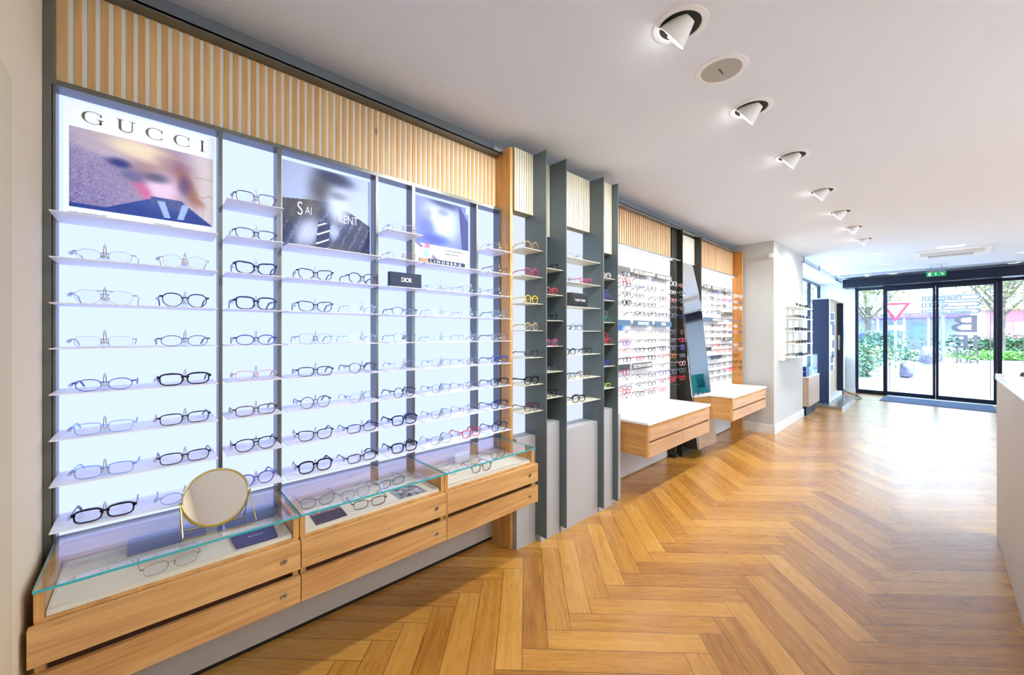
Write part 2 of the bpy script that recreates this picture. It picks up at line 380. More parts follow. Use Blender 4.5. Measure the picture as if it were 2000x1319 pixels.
def glasses_meshes(kind, thick, n):
    """front stands on z=0, faces -y, temples run to +y"""
    a, b, p, tp, lf = SH[kind]
    metal = thick < .0015; dep = .0022 if metal else .004; W2 = .0085+a; zc = b+thick*.9
    fr = MB(); lens = []; tem = []
    for sx in (1, -1):
        out = [(sx*(W2+x), zc+z) for x, z in outline(kind, n, thick, thick*.5 if not metal else 0)]; inn = [(sx*(W2+x), zc+z) for x, z in outline(kind, n)]
        fr.ring(out, inn, dep, -dep/2)
        lens.append(MB().prism([(sx*(W2+x*.995), zc+z*.995) for x, z in outline(kind, n)], .0012, -.0006))
        ex = W2+a*(1+tp*.5); W = ex+.0075; zt = zc+b*.48+lf
        fr.box(sx*(ex-.001), sx*W, -dep/2, dep/2+.002, zt-max(thick, .0012), zt+max(thick, .0012)*1.3)
        h = .0013 if metal else max(.003, thick*1.1); tk = .0011 if metal else .0017
        pts = [(sx*W, .002, zt), (sx*(W+.0005), .045, zt), (sx*(W-.001), .085, zt-.0005), (sx*(W-.003), .1, zt-.005), (sx*(W-.006), .122, max(.006, zt-.024))]
        tem.append(MB().tube(pts, [tk, tk, tk, tk*1.2, tk*1.2], 6 if n > 18 else 4, ry=[h*.9, h*.7, h*.9, h*1.2 if not metal else .0028, h*1.3 if not metal else .003]))
    zb = zc+b*.35; br = max(thick*.8, .0011)
    fr.tube([(-.0105, 0, zb), (-.004, -.001, zb+.0025), (.004, -.001, zb+.0025), (.0105, 0, zb)], br, 6)
    if kind == 'aviator': fr.tube([(-.02, 0, zc+b*.92), (0, -.001, zc+b*.97), (.02, 0, zc+b*.92)], br*.9, 6)
    if metal:
        for sx in (1, -1): fr.box(sx*.0062, sx*.0082, .002, .007, zc-.006, zc+.002)
    return fr, lens, tem
FC = {  # frame colours
 'black': ('#0d1120', .22, 0), 'navy': ('#0e2a63', .25, 0), 'blue': ('#2240a8', .3, 0), 'silver': ('#a9a9ad', .25, .9), 'gold': ('#c9a45c', .25, .9), 'gunmetal': ('#55565e', .3, .8),
 'burgundy': ('#5a1730', .25, 0), 'tortoise': ('#6b4326', .25, 0), 'grey': ('#6f7886', .35, 0), 'pink': ('#e0a7b0', .3, 0), 'red': ('#d4213a', .3, 0), 'magenta': ('#c01f63', .3, 0),
 'yellow': ('#e8c832', .35, 0), 'purple': ('#5a4bb0', .3, 0), 'green': ('#2f8a62', .3, 0), 'lime': ('#a4d94a', .35, 0), 'brown': ('#7a5236', .3, 0), 'orange': ('#d07a34', .3, 0), 'white': ('#e9e9ee', .3, 0), 'teal': ('#2b8f92', .3, 0)}
def fmat(c):
    if c == 'clear': return clear('clear_frame', (.62, .72, .86, 1), .22, .08, gcol=(.8, .85, .95, 1))
    if c == 'tortoise' and 'frame_tortoise' not in MATS: return noisy('frame_tortoise', '#8a5a30', '#1c120e', 160, .25)
    h, r, m = FC[c]; return mat('frame_'+c, h, r, m)
TAGM = clear('clear_tag', (.80, .82, .86, 1), .25, .15, gcol=(.85, .86, .9, 1))
THK = {'metal': .0009, 'thin': .0017, 'medium': .0026, 'bold': .0042}
GC = {}
def dupe(root, loc, rz, label, group):
    r = root.copy(); col.objects.link(r); r.location = loc; r.rotation_euler = (0, 0, rz); tag(r, label, 'glasses', group)
    for ch in list(root.children):
        c = ch.copy(); col.objects.link(c); c.parent = r
        for g in ch.children:
            e = g.copy(); col.objects.link(e); e.parent = c
    return r
def glasses(loc, rz, kind, colr, wt, label, group, tagged=True):
    key = (kind, colr, wt, tagged)
    if key in GC: return dupe(GC[key], loc, rz, label, group)
    root = empty('spectacles', (0, 0, 0), label, 'glasses', group); m = fmat(colr)
    fr, le, te = glasses_meshes(kind, THK[wt], 28)
    ff = fr.build('frame_front', m, root, smooth=True)
    for x in le: x.build('lens', LENS, ff)
    for x in te: x.build('temple', m, root, smooth=True)
    if tagged:
        a = SH[kind][0]; W = .0085+2*a+.0078; zt = SH[kind][1]*1.5
        t = MB(); t.tube([(-W-.004, .012, zt-.002), (-W-.004, .032, zt-.002)], .0045, 8).tube([(-W-.006, .01, zt-.006), (-W-.006, .02, zt-.006)], .005, 8)
        t.build('security_tag', TAGM, root, smooth=True)
    root.location = loc; root.rotation_euler = (0, 0, rz); GC[key] = root
    return root
GS = {}
def small_glasses(loc, rz, kind, colr, wt, label, group, scale=1.0):
    key = (kind, colr, wt)
    if key not in GS:
        fr, le, te = glasses_meshes(kind, THK[wt], 16); mb = MB()
        mb.add(fr.v, fr.f, 0)
        for x in le: mb.add(x.v, x.f, 1)
        for x in te: mb.add(x.v, x.f, 0)
        o = mb.build('spectacles', [fmat(colr), LENS], None, smooth=True)
        # keep origin on the base line of the front
        me = o.data; me.transform(Matrix.Translation(o.location)); o.location = (0, 0, 0); GS[key] = o
    else:
        o = GS[key].copy(); col.objects.link(o)
    o.location = loc; o.rotation_euler = (0, 0, rz); o.scale = (scale,)*3
    return tag(o, label, 'glasses', group)
H0 = []
def holder(x, y, z, label, group):
    if not H0:
        r = empty('glasses_stand', (0, 0, 0), label, 'display stand', group)
        MB().box(-.010, .010, .008, .030, 0, .016).build('acrylic_block', ACRYL, r)
        k = [(-.0035, .010, .012), (-.0032, .004, .03), (-.0018, .002, .048), (0, .001, .056), (.0018, .002, .048), (.0032, .004, .03), (.0035, .010, .012)]
        MB().tube(k, .0011, 6).build('metal_hook', CHROME, r, smooth=True)
        q = Matrix.Translation((0, -.006, .017)) @ Matrix.Rotation(R(90), 4, 'X')
        MB().lathe([(.0001, -.004), (.004, -.0035), (.0052, 0), (.004, .0035), (.0001, .004)], 12, 0, q).build('lock_button', mat('pearl', '#d8d0cc', .3), r, smooth=True)
        r.location = (x, y, z); H0.append(r); return r
    r = H0[0].copy(); col.objects.link(r); r.location = (x, y, z); tag(r, label, 'display stand', group)
    for ch in list(H0[0].children):
        c = ch.copy(); col.objects.link(c); c.parent = r
    return r

# ================================================================== DISPLAY WALL (three lit modules)
U0, UW = -.215, .621
SZ = [1.827-.135*k for k in range(9)]
FY, PY = 1.861, 1.925
bays = []
for u in range(3):
    a = U0+UW*u; bays += [(a+.007, a+.415), (a+.427, a+(.6115 if u < 2 else .601))]
unit = empty('display_wall_unit', (.7, PY, .6), 'oak-slatted wall display with three backlit shelf modules in dark metal frames', 'shelving')
# frame
m = MB().box(-.234, -.214, FY, 1.942, .60, 2.458)
for u in range(3):
    a = U0+UW*u
    m.box(a-.001, a+.007, FY, PY+.015, .677, 2.118)
    m.box(a+.415, a+.4275, FY, PY+.015, .677, 2.118); m.box(a+(.6115 if u < 2 else .601), a+(.6195 if u < 2 else .609), FY, PY+.015, .677, 2.118)
m.box(U0-.001, 1.636, FY-.003, 1.955, 2.104, 2.121)
m.box(-.234, 1.636, 1.848, 1.955, 2.458, 2.466).box(-.234, 1.636, 1.848, 1.852, 2.452, 2.466)
m.build('frame', METAL, unit); box('shade_band', mat('grey_shade_band', '#74797d', .6), -.234, 1.636, 1.925, 1.958, 2.466, CZ-.002, unit)  # grey strip stands in for the shade above the trim
for x0, x1 in bays: box('light_panel', PANEL, x0, x1, PY, PY+.006, .677, 2.104, unit)
m = MB()
n = 0; x = -.2115
while x < 1.632:
    wd = .0245 if n == 0 else .0168
    m.box(x, min(x+wd, 1.634), 1.910, 1.915, 2.122, 2.457); x += (.0305+.0077 if n == 0 else .0305); n += 1
sl = box('slat_backing', CREAM_S, -.214, 1.634, 1.913, 1.955, 2.122, 2.457, unit); m.build('slats', OAK_S, unit)
for b, (x0, x1) in enumerate(bays):
    for k in range(9):
        if b % 2 == 0 and k == 0: continue
        box('shelf', SHELF, x0-.001+(.004 if b % 2 else 0), x1+(.001 if b % 2 else -.012), 1.752, PY, SZ[k]-.003, SZ[k], unit)
box('end_post', OAK_Z, 1.6365, 1.659, 1.775, 1.955, 0, 2.483, unit, .001)
box('base_board', PLINTH, -.234, 1.636, 1.944, 1.958, .02, .70, unit)
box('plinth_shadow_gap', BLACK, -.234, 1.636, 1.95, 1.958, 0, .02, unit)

# posters: printed picture = fine grid of colours on a board, brightened by added glow
def picture(name, x0, x1, z0, z1, y, fn, parent, nx=150, glow=.12):
    nz = max(8, int(nx*(z1-z0)/(x1-x0))); mb = MB(); cols = []
    for j in range(nz+1):
        for i in range(nx+1): mb.v.append((x0+(x1-x0)*i/nx, y, z0+(z1-z0)*j/nz))
    for j in range(nz):
        for i in range(nx): mb.f.append((j*(nx+1)+i, j*(nx+1)+i+1, (j+1)*(nx+1)+i+1, (j+1)*(nx+1)+i)); mb.mi.append(0)
    k = 'print_'+name
    mm = mat(k+str(round(x0, 2)), '#ffffff', .45); nn, l, b = nodes(mm); a = nn.new('ShaderNodeAttribute'); a.attribute_name = 'ink'
    l.new(a.outputs['Color'], b.inputs['Base Color']); l.new(a.outputs['Color'], b.inputs['Emission Color']); b.inputs['Emission Strength'].default_value = glow
    o = mb.build(name, mm, parent, fix=False); at = o.data.color_attributes.new('ink', 'FLOAT_COLOR', 'POINT')
    fl = []
    for j in range(nz+1):
        for i in range(nx+1):
            c = fn(i/nx, j/nz); fl += [max(0, min(1, q))**2.2 for q in c]+[1]
    at.data.foreach_set('color', fl); return o
def g2(u, v, cu, cv, su, sv, rot=0):
    du, dv = u-cu, v-cv; c, s = math.cos(rot), math.sin(rot); a = (du*c+dv*s)/su; b = (-du*s+dv*c)/sv
    return math.exp(-(a*a+b*b)**1.6)
def mixc(a, b, t): t = max(0, min(1, t)); return tuple(p+(q-p)*t for p, q in zip(a, b))
pr = random.Random(5); GR = [[pr.random() for _ in range(120)] for _ in range(120)]
def grain(u, v, f): return GR[int(u*f) % 120][int(v*f*.7) % 120]
def pic_stone(u, v):          # blurred head in front of a stone wall, blue collar below
    g_ = grain(u, v, 118)*.5+.5*grain((u*7) % 1, (v*5) % 1, 60); c = mixc((.72, .68, .80), (.40, .37, .60), (g_*1.1+.15)*(1-u*.75)*(.55+.45*(1-v)))
    c = mixc(c, (.86, .83, .86), g2(u, v, .95, .5, .17, .9)); c = mixc(c, (.80, .74, .76), .6*g2(u, v, .2, .95, .3, .2)); c = mixc(c, (.90, .84, .82), .35*g2(u, v, .3, .72, .3, .05, -.35))
    if u > .84 and (abs(v-.42-.02*math.sin(u*60)) < .012 or abs(v-.68) < .01 or abs(u-.92) < .006 and v < .42): c = mixc(c, (.66, .60, .66), .5)
    c = mixc(c, (.60, .47, .50), g2(u, v, .62, .60, .24, .38)); c = mixc(c, (.94, .88, .78), g2(u, v, .46, .88, .24, .14, -.25)); c = mixc(c, (.55, .38, .34), .85*g2(u, v, .80, .50, .06, .30, .25)); c = mixc(c, (.62, .42, .36), .7*g2(u, v, .87, .34, .04, .1, .6))
    c = mixc(c, (.90, .80, .92), g2(u, v, .60, .42, .15, .24)); c = mixc(c, (.80, .40, .62), .85*g2(u, v, .47, .36, .05, .16, .35)); c = mixc(c, (.16, .20, .48), .9*g2(u, v, .31, .66, .08, .06, -.2)); c = mixc(c, (.34, .38, .60), .7*g2(u, v, .40, .52, .09, .07, -.5)); c = mixc(c, (.30, .30, .44), .8*g2(u, v, .56, .56, .10, .07))
    c = mixc(c, (.34, .28, .50), .7*g2(u, v, .77, .52, .05, .13)); c = mixc(c, (.55, .40, .55), .5*g2(u, v, .68, .80, .15, .08, -.4))
    top = .05+.24*max(0, min(1, (u-.22)/.34)) if u < .60 else .30-.30*max(0, (u-.74)/.26)
    if v < top: c = mixc((.15, .25, .55), (.28, .38, .68), .5*g2(u, v, .6, .2, .2, .1)+.2*g_)
    if .52 < u < .76 and .20-.25*(u-.52) < v < .30: c = mixc((.20, .26, .50), (.40, .44, .66), g_)
    for cu, sl in ((.62, -1.0), (.76, .9)):
        if 0 < (v-.03) < .22 and abs((u-cu)-sl*.22*(v-.14)) < .022+.02*(v): c = (.62, .72, .92)
    return c
def pic_suit(u, v):           # monochrome blurred person in a leather coat, shirt and striped tie
    c = (.70, .77, .95)
    coat = v < .62-.55*abs(u-.5)**1.4*(1 if u > .5 else .25)
    if coat: c = mixc((.13, .16, .30), (.50, .56, .78), .55*max(0, math.sin((u*2.1-v)*26+grain(u, v, 60)*2))**6+.15*grain(u, v, 80)); c = mixc(c, (.36, .35, .35), .75*g2(u, v, .1, .52, .25, .22)); c = mixc(c, (.35, .34, .34), .6*g2(u, v, .5, .02, .3, .12))
    c = mixc(c, (.80, .85, .98), .9*g2(u, v, .26, .22, .13, .2, -.5)); c = mixc(c, (.72, .78, .93), .9*g2(u, v, .55, .27, .07, .1))
    if abs(u-.43-.1*(v-.2)) < .07 and v < .36: c = (.12, .16, .34) if math.sin((v*1.0-u*.5)*60) < .82 else (.85, .88, .97)
    c = mixc(c, (.32, .34, .40), g2(u, v, .44, .76, .17, .24)); c = mixc(c, (.80, .86, .98), g2(u, v, .60, .60, .14, .24)); c = mixc(c, (.16, .20, .34), .9*g2(u, v, .58, .93, .22, .09, -.15)); c = mixc(c, (.42, .46, .58), .7*g2(u, v, .6, .72, .12, .05)); c = mixc(c, (.45, .44, .44), .6*g2(u, v, .3, .52, .1, .12))
    return c
def pic_pale(u, v):           # pale blurred close-up portrait over a card with a pink clasp
    c = (.80, .84, .95)
    if v > .33:
        c = mixc((.36, .44, .74), (.74, .80, .95), g2(u, v, .46, .70, .36, .36)); c = mixc(c, (.28, .36, .72), .85*g2(u, v, .20, .56, .15, .2, .4)); c = mixc(c, (.20, .28, .66), .85*g2(u, v, .38, .41, .25, .09)); c = mixc(c, (.10, .16, .38), .95*g2(u, v, .5, 1.0, .32, .09, -.1)); c = mixc(c, (.40, .48, .76), .8*g2(u, v, .5, .84, .12, .06)); c = mixc(c, (.45, .52, .78), .7*g2(u, v, .22, .78, .07, .06))
        if u > .84-.1*(v-.6) and v < .97-(u-.84)*1.2: c = (.07, .15, .46)
        if u > .95 and v > .9: c = (.8, .84, .95)
    elif u < .5:
        c = mixc((.90, .93, 1.0), (.66, .76, .95), u*1.6)
        if abs((v-.26)+(u-.14)*.62) < .03: c = (.50, .42, .60)
        d = math.hypot((u-.19)/.11, (v-.19)/.11)
        if d < 1: c = (.93, .72, .82) if d > .55 else (.60, .78, .92)
        if .16 < u < .26 and .27 < v < .33: c = (.80, .45, .58)
    return c
def letter(kind, x, z, h, w, y, m_, parent):
    mb = MB(); n_ = 26
    def P(q, r): return (x+w/2+math.cos(q)*w/2*r, z+h/2+math.sin(q)*h/2*r)
    if kind in 'CG':
        a0, a1 = (R(42), R(318)) if kind == 'C' else (R(42), R(325)); out = []; inn = []
        for i in range(n_+1):
            q = a0+(a1-a0)*i/n_; t = .06+.20*abs(math.cos(q))**1.2 if math.cos(q) < 0 else .06+.05*abs(math.cos(q)); out.append(P(q, 1)); c_ = P(q, 1); inn.append((x+w/2+(c_[0]-x-w/2)*(1-t*1.15), z+h/2+(c_[1]-z-h/2)*(1-.075)))
        for i in range(n_): mb.prism([out[i], out[i+1], inn[i+1], inn[i]], .001, y)
        mb.prism([(x+w*.82, z+h*.68), (x+w*.9, z+h*.68), (x+w*.9, z+h*1.0), (x+w*.85, z+h*.86)], .001, y)
        if kind == 'G': mb.box(x+w*.80, x+w*.91, y, y+.001, z+h*.06, z+h*.44).box(x+w*.68, x+w*1.0, y, y+.001, z+h*.42, z+h*.47)
        else: mb.prism([(x+w*.82, z+h*.25), (x+w*.90, z+h*.25), (x+w*.90, z+h*.08), (x+w*.86, z+h*.14)], .001, y)
    elif kind == 'U':
        mb.box(x+w*.12, x+w*.27, y, y+.001, z+h*.3, z+h).box(x+w*.80, x+w*.86, y, y+.001, z+h*.3, z+h).box(x, x+w*.4, y, y+.001, z+h*.96, z+h).box(x+w*.66, x+w, y, y+.001, z+h*.96, z+h)
        for i in range(14):
            q = math.pi+math.pi*i/14; q2 = math.pi+math.pi*(i+1)/14
            def O(q, k): return (x+w*.49+math.cos(q)*w*.37*k, z+h*.3+math.sin(q)*h*.3*(1 if k == 1 else .82))
            ki = lambda q: .6+.24*(math.cos(q)+1)/2
            mb.prism([O(q, 1), O(q2, 1), O(q2, ki(q2)), O(q, ki(q))], .001, y)
    elif kind == 'I': mb.box(x+w*.3, x+w*.7, y, y+.001, z, z+h).box(x, x+w, y, y+.001, z+h*.95, z+h).box(x, x+w, y, y+.001, z, z+h*.05)
    return mb.build('printed_letter', m_, parent)
WB = mat('poster_white_glow', '#eef2fb', .5, emit=(.8, .9, 1.2, 1), es=.36)  # added glow lifts the white boards and lettering, which are no lamps
PO = 1.898
t = empty('poster', (0, PO, 1.694), 'large white poster with serif capitals and a blurred person before a stone wall', 'poster')
box('poster_board', WB, -.196, .191, PO, PO+.004, 1.694, 2.086, t)
picture('printed_picture', -.184, .187, 1.742, 2.003, PO-.0007, pic_stone, t, glow=.3)
for ch, x_, w_ in (('G', -.157, .051), ('U', -.077, .048), ('C', -.004, .050), ('C', .071, .050), ('I', .148, .012)): letter(ch, x_, 2.024, .041, w_, PO-.001, mat('gold_grey_print', '#8f8c76', .35, .5) if ch != 'I' else TXTK, t)
text_mesh('printed_caption', 'Lunettes, Automne Hiver 2023', .0085, (-.186, PO-.0004, 1.722), TXTK, t, width=.085)
text_mesh('printed_caption', 'Par Colin Dodgson', .007, (.02, PO-.0004, 1.722), TXTK, t, width=.045)
t = empty('poster', (.62, PO, 1.694), 'monochrome poster of a blurred person in leather coat and striped tie', 'poster')
box('poster_board', WB, .424, .806, PO, PO+.004, 1.694, 2.078, t); picture('printed_picture', .424, .806, 1.700, 2.078, PO-.0007, pic_suit, t, glow=.16)
text_mesh('printed_letters', 'S', .085, (.480, PO-.0022, 1.853), WB, t, sx=.62, extrude=.0005, bold=-.0008); text_mesh('printed_letters', 'AI', .05, (.513, PO-.0022, 1.861), WB, t, sx=.62, extrude=.0005, bold=-.0006)
text_mesh('printed_letters', 'RENT', .056, (.655, PO-.0022, 1.851), WB, t, extrude=.0005, width=.088, bold=-.0006)
t = empty('poster', (1.23, PO, 1.694), 'pale blue poster of a blurred close-up face above a white card', 'poster')
box('poster_board', WB, 1.055, 1.408, PO, PO+.004, 1.694, 2.078, t); picture('printed_picture', 1.055, 1.408, 1.700, 2.078, PO-.0007, pic_pale, t, glow=.06)
mat('slate_bar', '#22325a', .5)
text_mesh('printed_letters', 'LINDBERG', .014, (1.24, PO-.0015, 1.80), TXTK, t, width=.13, spacing=1.5)
text_mesh('printed_caption', 'Danish spectacles', .009, (1.24, PO-.0015, 1.783), TXTK, t, width=.1)
t = empty('name_bar', (1.17, 1.765, SZ[1]), 'slim slate and pale wood name bar standing before the pale blue poster', 'sign')
box('bar', mat('slate_bar'), 1.055, 1.285, 1.762, 1.772, SZ[1]+.0002, SZ[1]+.024, t); box('pale_end', OAK_P, 1.005, 1.0545, 1.762, 1.772, SZ[1]+.0002, SZ[1]+.022, t); text_mesh('bar_lettering', 'LINDBERG', .019, (1.065, 1.7612, SZ[1]+.006), WB, t, width=.19, spacing=1.7)
t = empty('brand_sign', (.93, 1.768, SZ[2]), 'navy block sign with white capitals standing on narrow middle-module shelf', 'sign')
box('sign_block', NAVYB, .848, 1.016, 1.764, 1.79, SZ[2], SZ[2]+.071, t, .001); text_mesh('sign_lettering', 'DIOR', .030, (.905, 1.763, SZ[2]+.026), TXTW, t, width=.056, bold=.0006)

# ------------------------------------------------ glasses on the lit shelves
ORD = ['top', 'second', 'third', 'fourth', 'fifth', 'sixth', 'seventh', 'eighth', 'lowest']
WIDE = [
 [('oval','silver','metal',0),('panto','gold','metal',1)], [('aviator','silver','metal',1),('panto','navy','medium',1)], [('rectangular','silver','metal',1),('oval','navy','thin',1)],
 [('oval','blue','thin',1),('rectangular','black','bold',1)], [('rectangular','clear','thin',1),('rectangular','black','medium',1)], [('rectangular','clear','medium',1),('rectangular','black','medium',1)], [('rectangular','black','bold',1),('oval','clear','thin',1)]], [
 [('cat-eye','black','medium',1),('panto','black','medium',1)], [('cat-eye','navy','medium',1),('panto','silver','metal',1)], [('square','gunmetal','metal',1),('square','silver','metal',1)],
 [('rectangular','black','medium',1),('panto','black','thin',1)], [('round','black','thin',1),('round','silver','metal',1)], [('cat-eye','black','medium',1),('rectangular','navy','medium',1)], [('angular','black','bold',1),('rectangular','black','medium',1)]], [
 [('oval','silver','metal',0),('square','gunmetal','metal',1)], [('square','silver','metal',0),('oval','silver','metal',0)], [('rectangular','silver','metal',0),('angular','silver','metal',0)],
 [('round','silver','metal',1),('panto','silver','metal',1)], [('round','gunmetal','metal',1),('angular','silver','metal',1)], [('panto','gunmetal','metal',1),('round','silver','metal',1)], [('angular','gunmetal','metal',1),('cat-eye','red','medium',1)]]
NARROW = [
 [('square','burgundy','thin'),('rectangular','navy','medium'),('cat-eye','navy','bold'),('square','navy','bold'),('oval','blue','medium'),('rectangular','pink','thin'),('rectangular','tortoise','medium'),('aviator','black','medium'),('panto','purple','medium')],
 [('square','silver','metal'),('square','gold','metal'),None,('oval','navy','thin'),('round','gunmetal','metal'),('round','silver','metal'),('round','black','thin'),('square','navy','bold'),('square','black','bold')],
 [('panto','gold','metal'),('round','tortoise','thin'),('square','gunmetal','metal'),('round','grey','thin'),('square','brown','thin'),('angular','blue','medium'),('square','black','medium'),('aviator','navy','medium'),('round','navy','medium')]]
PN = ['leftmost', 'middle', 'rightmost']
GW = {'clear': 'clear plastic', 'silver': 'thin silver metal', 'gold': 'thin gold metal', 'gunmetal': 'thin dark metal'}
Yg = 1.775
for u in range(3):
    a = U0+UW*u
    for r in range(7):
        for sd in (0, 1):
            kind, c, wt, full = WIDE[u][r][sd]; x = a+.118+.194*sd; z = SZ[r+2]+.0002; rz = R((-3, 2)[sd]+((r*7+u*5) % 5-2)*1.2)
            if u and sd == 0: x -= .004
            nm = ('rimless ' if not full else '')+GW.get(c, c)
            glasses((x, Yg, z), rz, kind, c, wt, f'{nm} {kind} glasses, {("left","right")[sd]} on {ORD[r] if r<6 else "lowest"} shelf under {PN[u]} poster', 'glasses on the wide lit shelves')
            holder(x, Yg, z, f'clear stand with metal hook, {("left","right")[sd]} one, {ORD[r] if r<6 else "lowest"} shelf under the {PN[u]} poster', 'glasses stands on the lit shelves')
    for r in range(9):
        if NARROW[u][r] is None: continue
        kind, c, wt = NARROW[u][r]; x = a+.522; z = SZ[r]+.0002
        glasses((x, Yg, z), R(((r*3+u) % 5-2)*1.5), kind, c, wt, f'{GW.get(c,c)} {kind} glasses, {ORD[r]} shelf, narrow bay right of {PN[u]} poster', 'glasses on the narrow lit shelves')
        holder(x, Yg, z, f'clear stand with metal hook, {ORD[r]} shelf of narrow bay right of the {PN[u]} poster', 'glasses stands on the lit shelves')

# ================================================================== DRAWER COUNTERS WITH GLASS CASES
def counter(u, label):
    x0 = U0+UW*u+.0015; x1 = x0+.618
    if u == 2: x1 -= .012
    t = empty('display_counter', ((x0+x1)/2, 1.75, .364), label, 'counter', 'glass-topped drawer counters')
    fx0 = x0-(.008 if u == 0 else 0); fx1 = x1+(.013 if u == 2 else 0)
    m = MB().box(x0+.004, x1-.004, 1.60, 1.94, .372, .585); m.build('carcass', DARKWOOD, t)
    for a_ in (x0+.002, x1-.020): box('carcass_side', OAK_Z, a_, a_+.018, 1.572, 1.94, .370, .584, t)
    for z0, z1 in ((.483, .582), (.364, .459)):
        d = box('drawer', OAK_X, fx0, fx1, 1.55, 1.570, z0, z1, t, .0008)
        for vq in d.data.vertices: pass
        q = Matrix.Translation((x1-.054, 1.55, z0+.047)) @ Matrix.Rotation(R(90), 4, 'X')
        k = MB().lathe([(.011, 0), (.011, .002), (.0085, .003), (.0075, .0018), (.0001, .0018)], 20, 0, q).box(x1-.055, x1-.053, 1.547, 1.549, z0+.042, z0+.051, 1)
        k.build('drawer_lock', [CHROME, BLACK], d, smooth=True)
    box('case_ledge', OAK_Y, x0+.001, x1-.001, 1.5705, 1.94, .5825, .590, t)
    for a_ in (x0, x1-.018): box('case_side', OAK_Z, a_, a_+.018, 1.572, 1.90, .590, .668, t)
    box('case_back', OAK_X, x0+.018, x1-.018, 1.886, 1.902, .590, .668, t)
    box('front_glass', GLASS, x0+.018, x1-.018, 1.573, 1.577, .590, .668, t)
    tm = MB().box(x0+.001, x1-.001, 1.556, 1.905, .6685, .675, 0); tm.build('glass_top', GLASS, t)
    MB().box(x0+.001, x1-.001, 1.5535, 1.556, .6685, .675).box(x0, x0+.0012, 1.556, 1.905, .6685, .675).box(x1-.0012, x1, 1.556, 1.905, .6685, .675).build('polished_glass_edge', GEDGE, t)
    m = MB().box(x0+.02, x1-.02, 1.58, 1.884, .590, .596).box(x0+.02, x1-.02, 1.582, 1.594, .596, .603).box(x0+.02, x0+.03, 1.594, 1.884, .596, .603).box(x1-.03, x1-.02, 1.594, 1.884, .596, .603).box(x0+.03, x1-.03, 1.872, 1.884, .596, .603)
    m.build('tray', TRAY, t, .001)
    return t
counter(0, 'nearest oak two-drawer counter with glass case, round mirror standing on it')
counter(1, 'middle oak two-drawer counter, glass case holding two printed cards')
counter(2, 'farthest oak two-drawer counter, glass case beside the white boxes')

# round brass mirror standing on the first glass top
t = empty('round_mirror', (.17, 1.66, .6752), 'round vanity mirror in a pale brass wire stand on the nearest counter', 'mirror')
zt = .6752; cx, cy, cz, rr_ = .172, 1.652, .778, .089; yaw = math.atan2(-.018, .18)
Mm = Matrix.Translation((cx, cy, cz)) @ Matrix.Rotation(R(-5), 4, 'Z') @ Matrix.Rotation(R(66), 4, 'X')
rim = MB(); rim.tube([Mm @ Vector((math.cos(2*math.pi*i/56)*rr_, math.sin(2*math.pi*i/56)*rr_, 0)) for i in range(56)], .0026, 8, closed=True, ry=.005)
rim.build('mirror_rim', BRASS, t, smooth=True)
MB().lathe([(.0001, .0015), (rr_-.001, .0015), (rr_-.001, -.002), (.0001, -.002)], 56, 0, Mm).build('mirror_glass', MIRROR, t)
L_ = Mm @ Vector((-rr_-.004, 0, 0)); R_ = Mm @ Vector((rr_+.004, 0, 0)); wr = .0021; q = Vector((math.sin(R(8)), -math.cos(R(8)), 0))*-1
def basew(s_, dy, inset, zz=wr): 
    e = L_ if s_ < 0 else R_; return Vector((e.x, e.y, 0))+q*dy+Vector((inset*s_, 0, zt+zz))
for dy, ins in ((-.052, .004), (.03, -.006)):
    MB().tube([L_, basew(-1, dy, ins, .012), basew(-1, dy, ins-.004), basew(1, dy, ins-.004), basew(1, dy, ins, .012), R_], wr, 8).build('stand_wire', BRASS, t, smooth=True)
MB().tube([L_-Vector((.004, 0, 0)), L_+Vector((.006, 0, 0))], .004, 8).tube([R_-Vector((.006, 0, 0)), R_+Vector((.004, 0, 0))], .004, 8).build('pivot_screw', BRASS, t, smooth=True)

# things inside the cases
TZ = .5962
t = empty('glasses_pouch', (.285, 1.655, TZ), 'navy cloth glasses pouch with small silver lettering lying in nearest case', 'pouch')
MB().prism([(.222, 1.61), (.345, 1.604), (.352, 1.71), (.218, 1.716)], .012, TZ, 'z').build('pouch_body', NAVYC, t, .004)
text_mesh('printed_letters', 'GUCCI', .012, (.262, 1.652, TZ+.0122), TXTW, t, (0, 0, -1), .0002, width=.045, spacing=1.4)
def case_box(x, y, label, grp=None):
    b = MB(); pts = []
    for cx_, s_ in ((x+.085, 1), (x-.085, -1)):
        for i in range(7):
            a_ = R(90-90*i/6) if s_ == 1 else R(180-90*i/6)
            pts.append((cx_+math.cos(a_)*.018*1, TZ+.034+math.sin(a_)*.018))
    pts = [(x+.103, TZ)]+[p for p in pts[:7]][::-1]+[p for p in pts[7:]][::-1]+[(x-.103, TZ)]
    b.prism(pts, .03, y, 'y'); o = b.build('glasses_case', NAVYC, None, .002); tag(o, label, 'glasses case'); return o
case_box(.055, 1.80, 'navy rounded glasses case standing behind gold rimless glasses in nearest case')
case_box(.292, 1.80, 'navy rounded glasses case standing behind the cloth pouch in nearest case')
def folded(x, y, rz, kind, c, wt, label, z=TZ):
    """a pair lying on its lenses, temples in the air, folded back"""
    o = small_glasses((x, y, z), rz, kind, c, wt, label, 'glasses inside the glass cases')
    return o
folded(.056, 1.617, R(4), 'rectangular', 'gold', 'metal', 'rose gold rimless glasses lying on cream tray of the nearest case')
folded(.69, 1.625, R(-8), 'rectangular', 'gunmetal', 'thin', 'dark metal rectangular glasses between the two cards in the middle case')
folded(.68, 1.75, R(5), 'square', 'clear', 'medium', 'clear plastic square glasses at the back of the middle case')
folded(.86, 1.77, R(5), 'rectangular', 'navy', 'medium', 'navy glasses behind the photo card in the middle case')
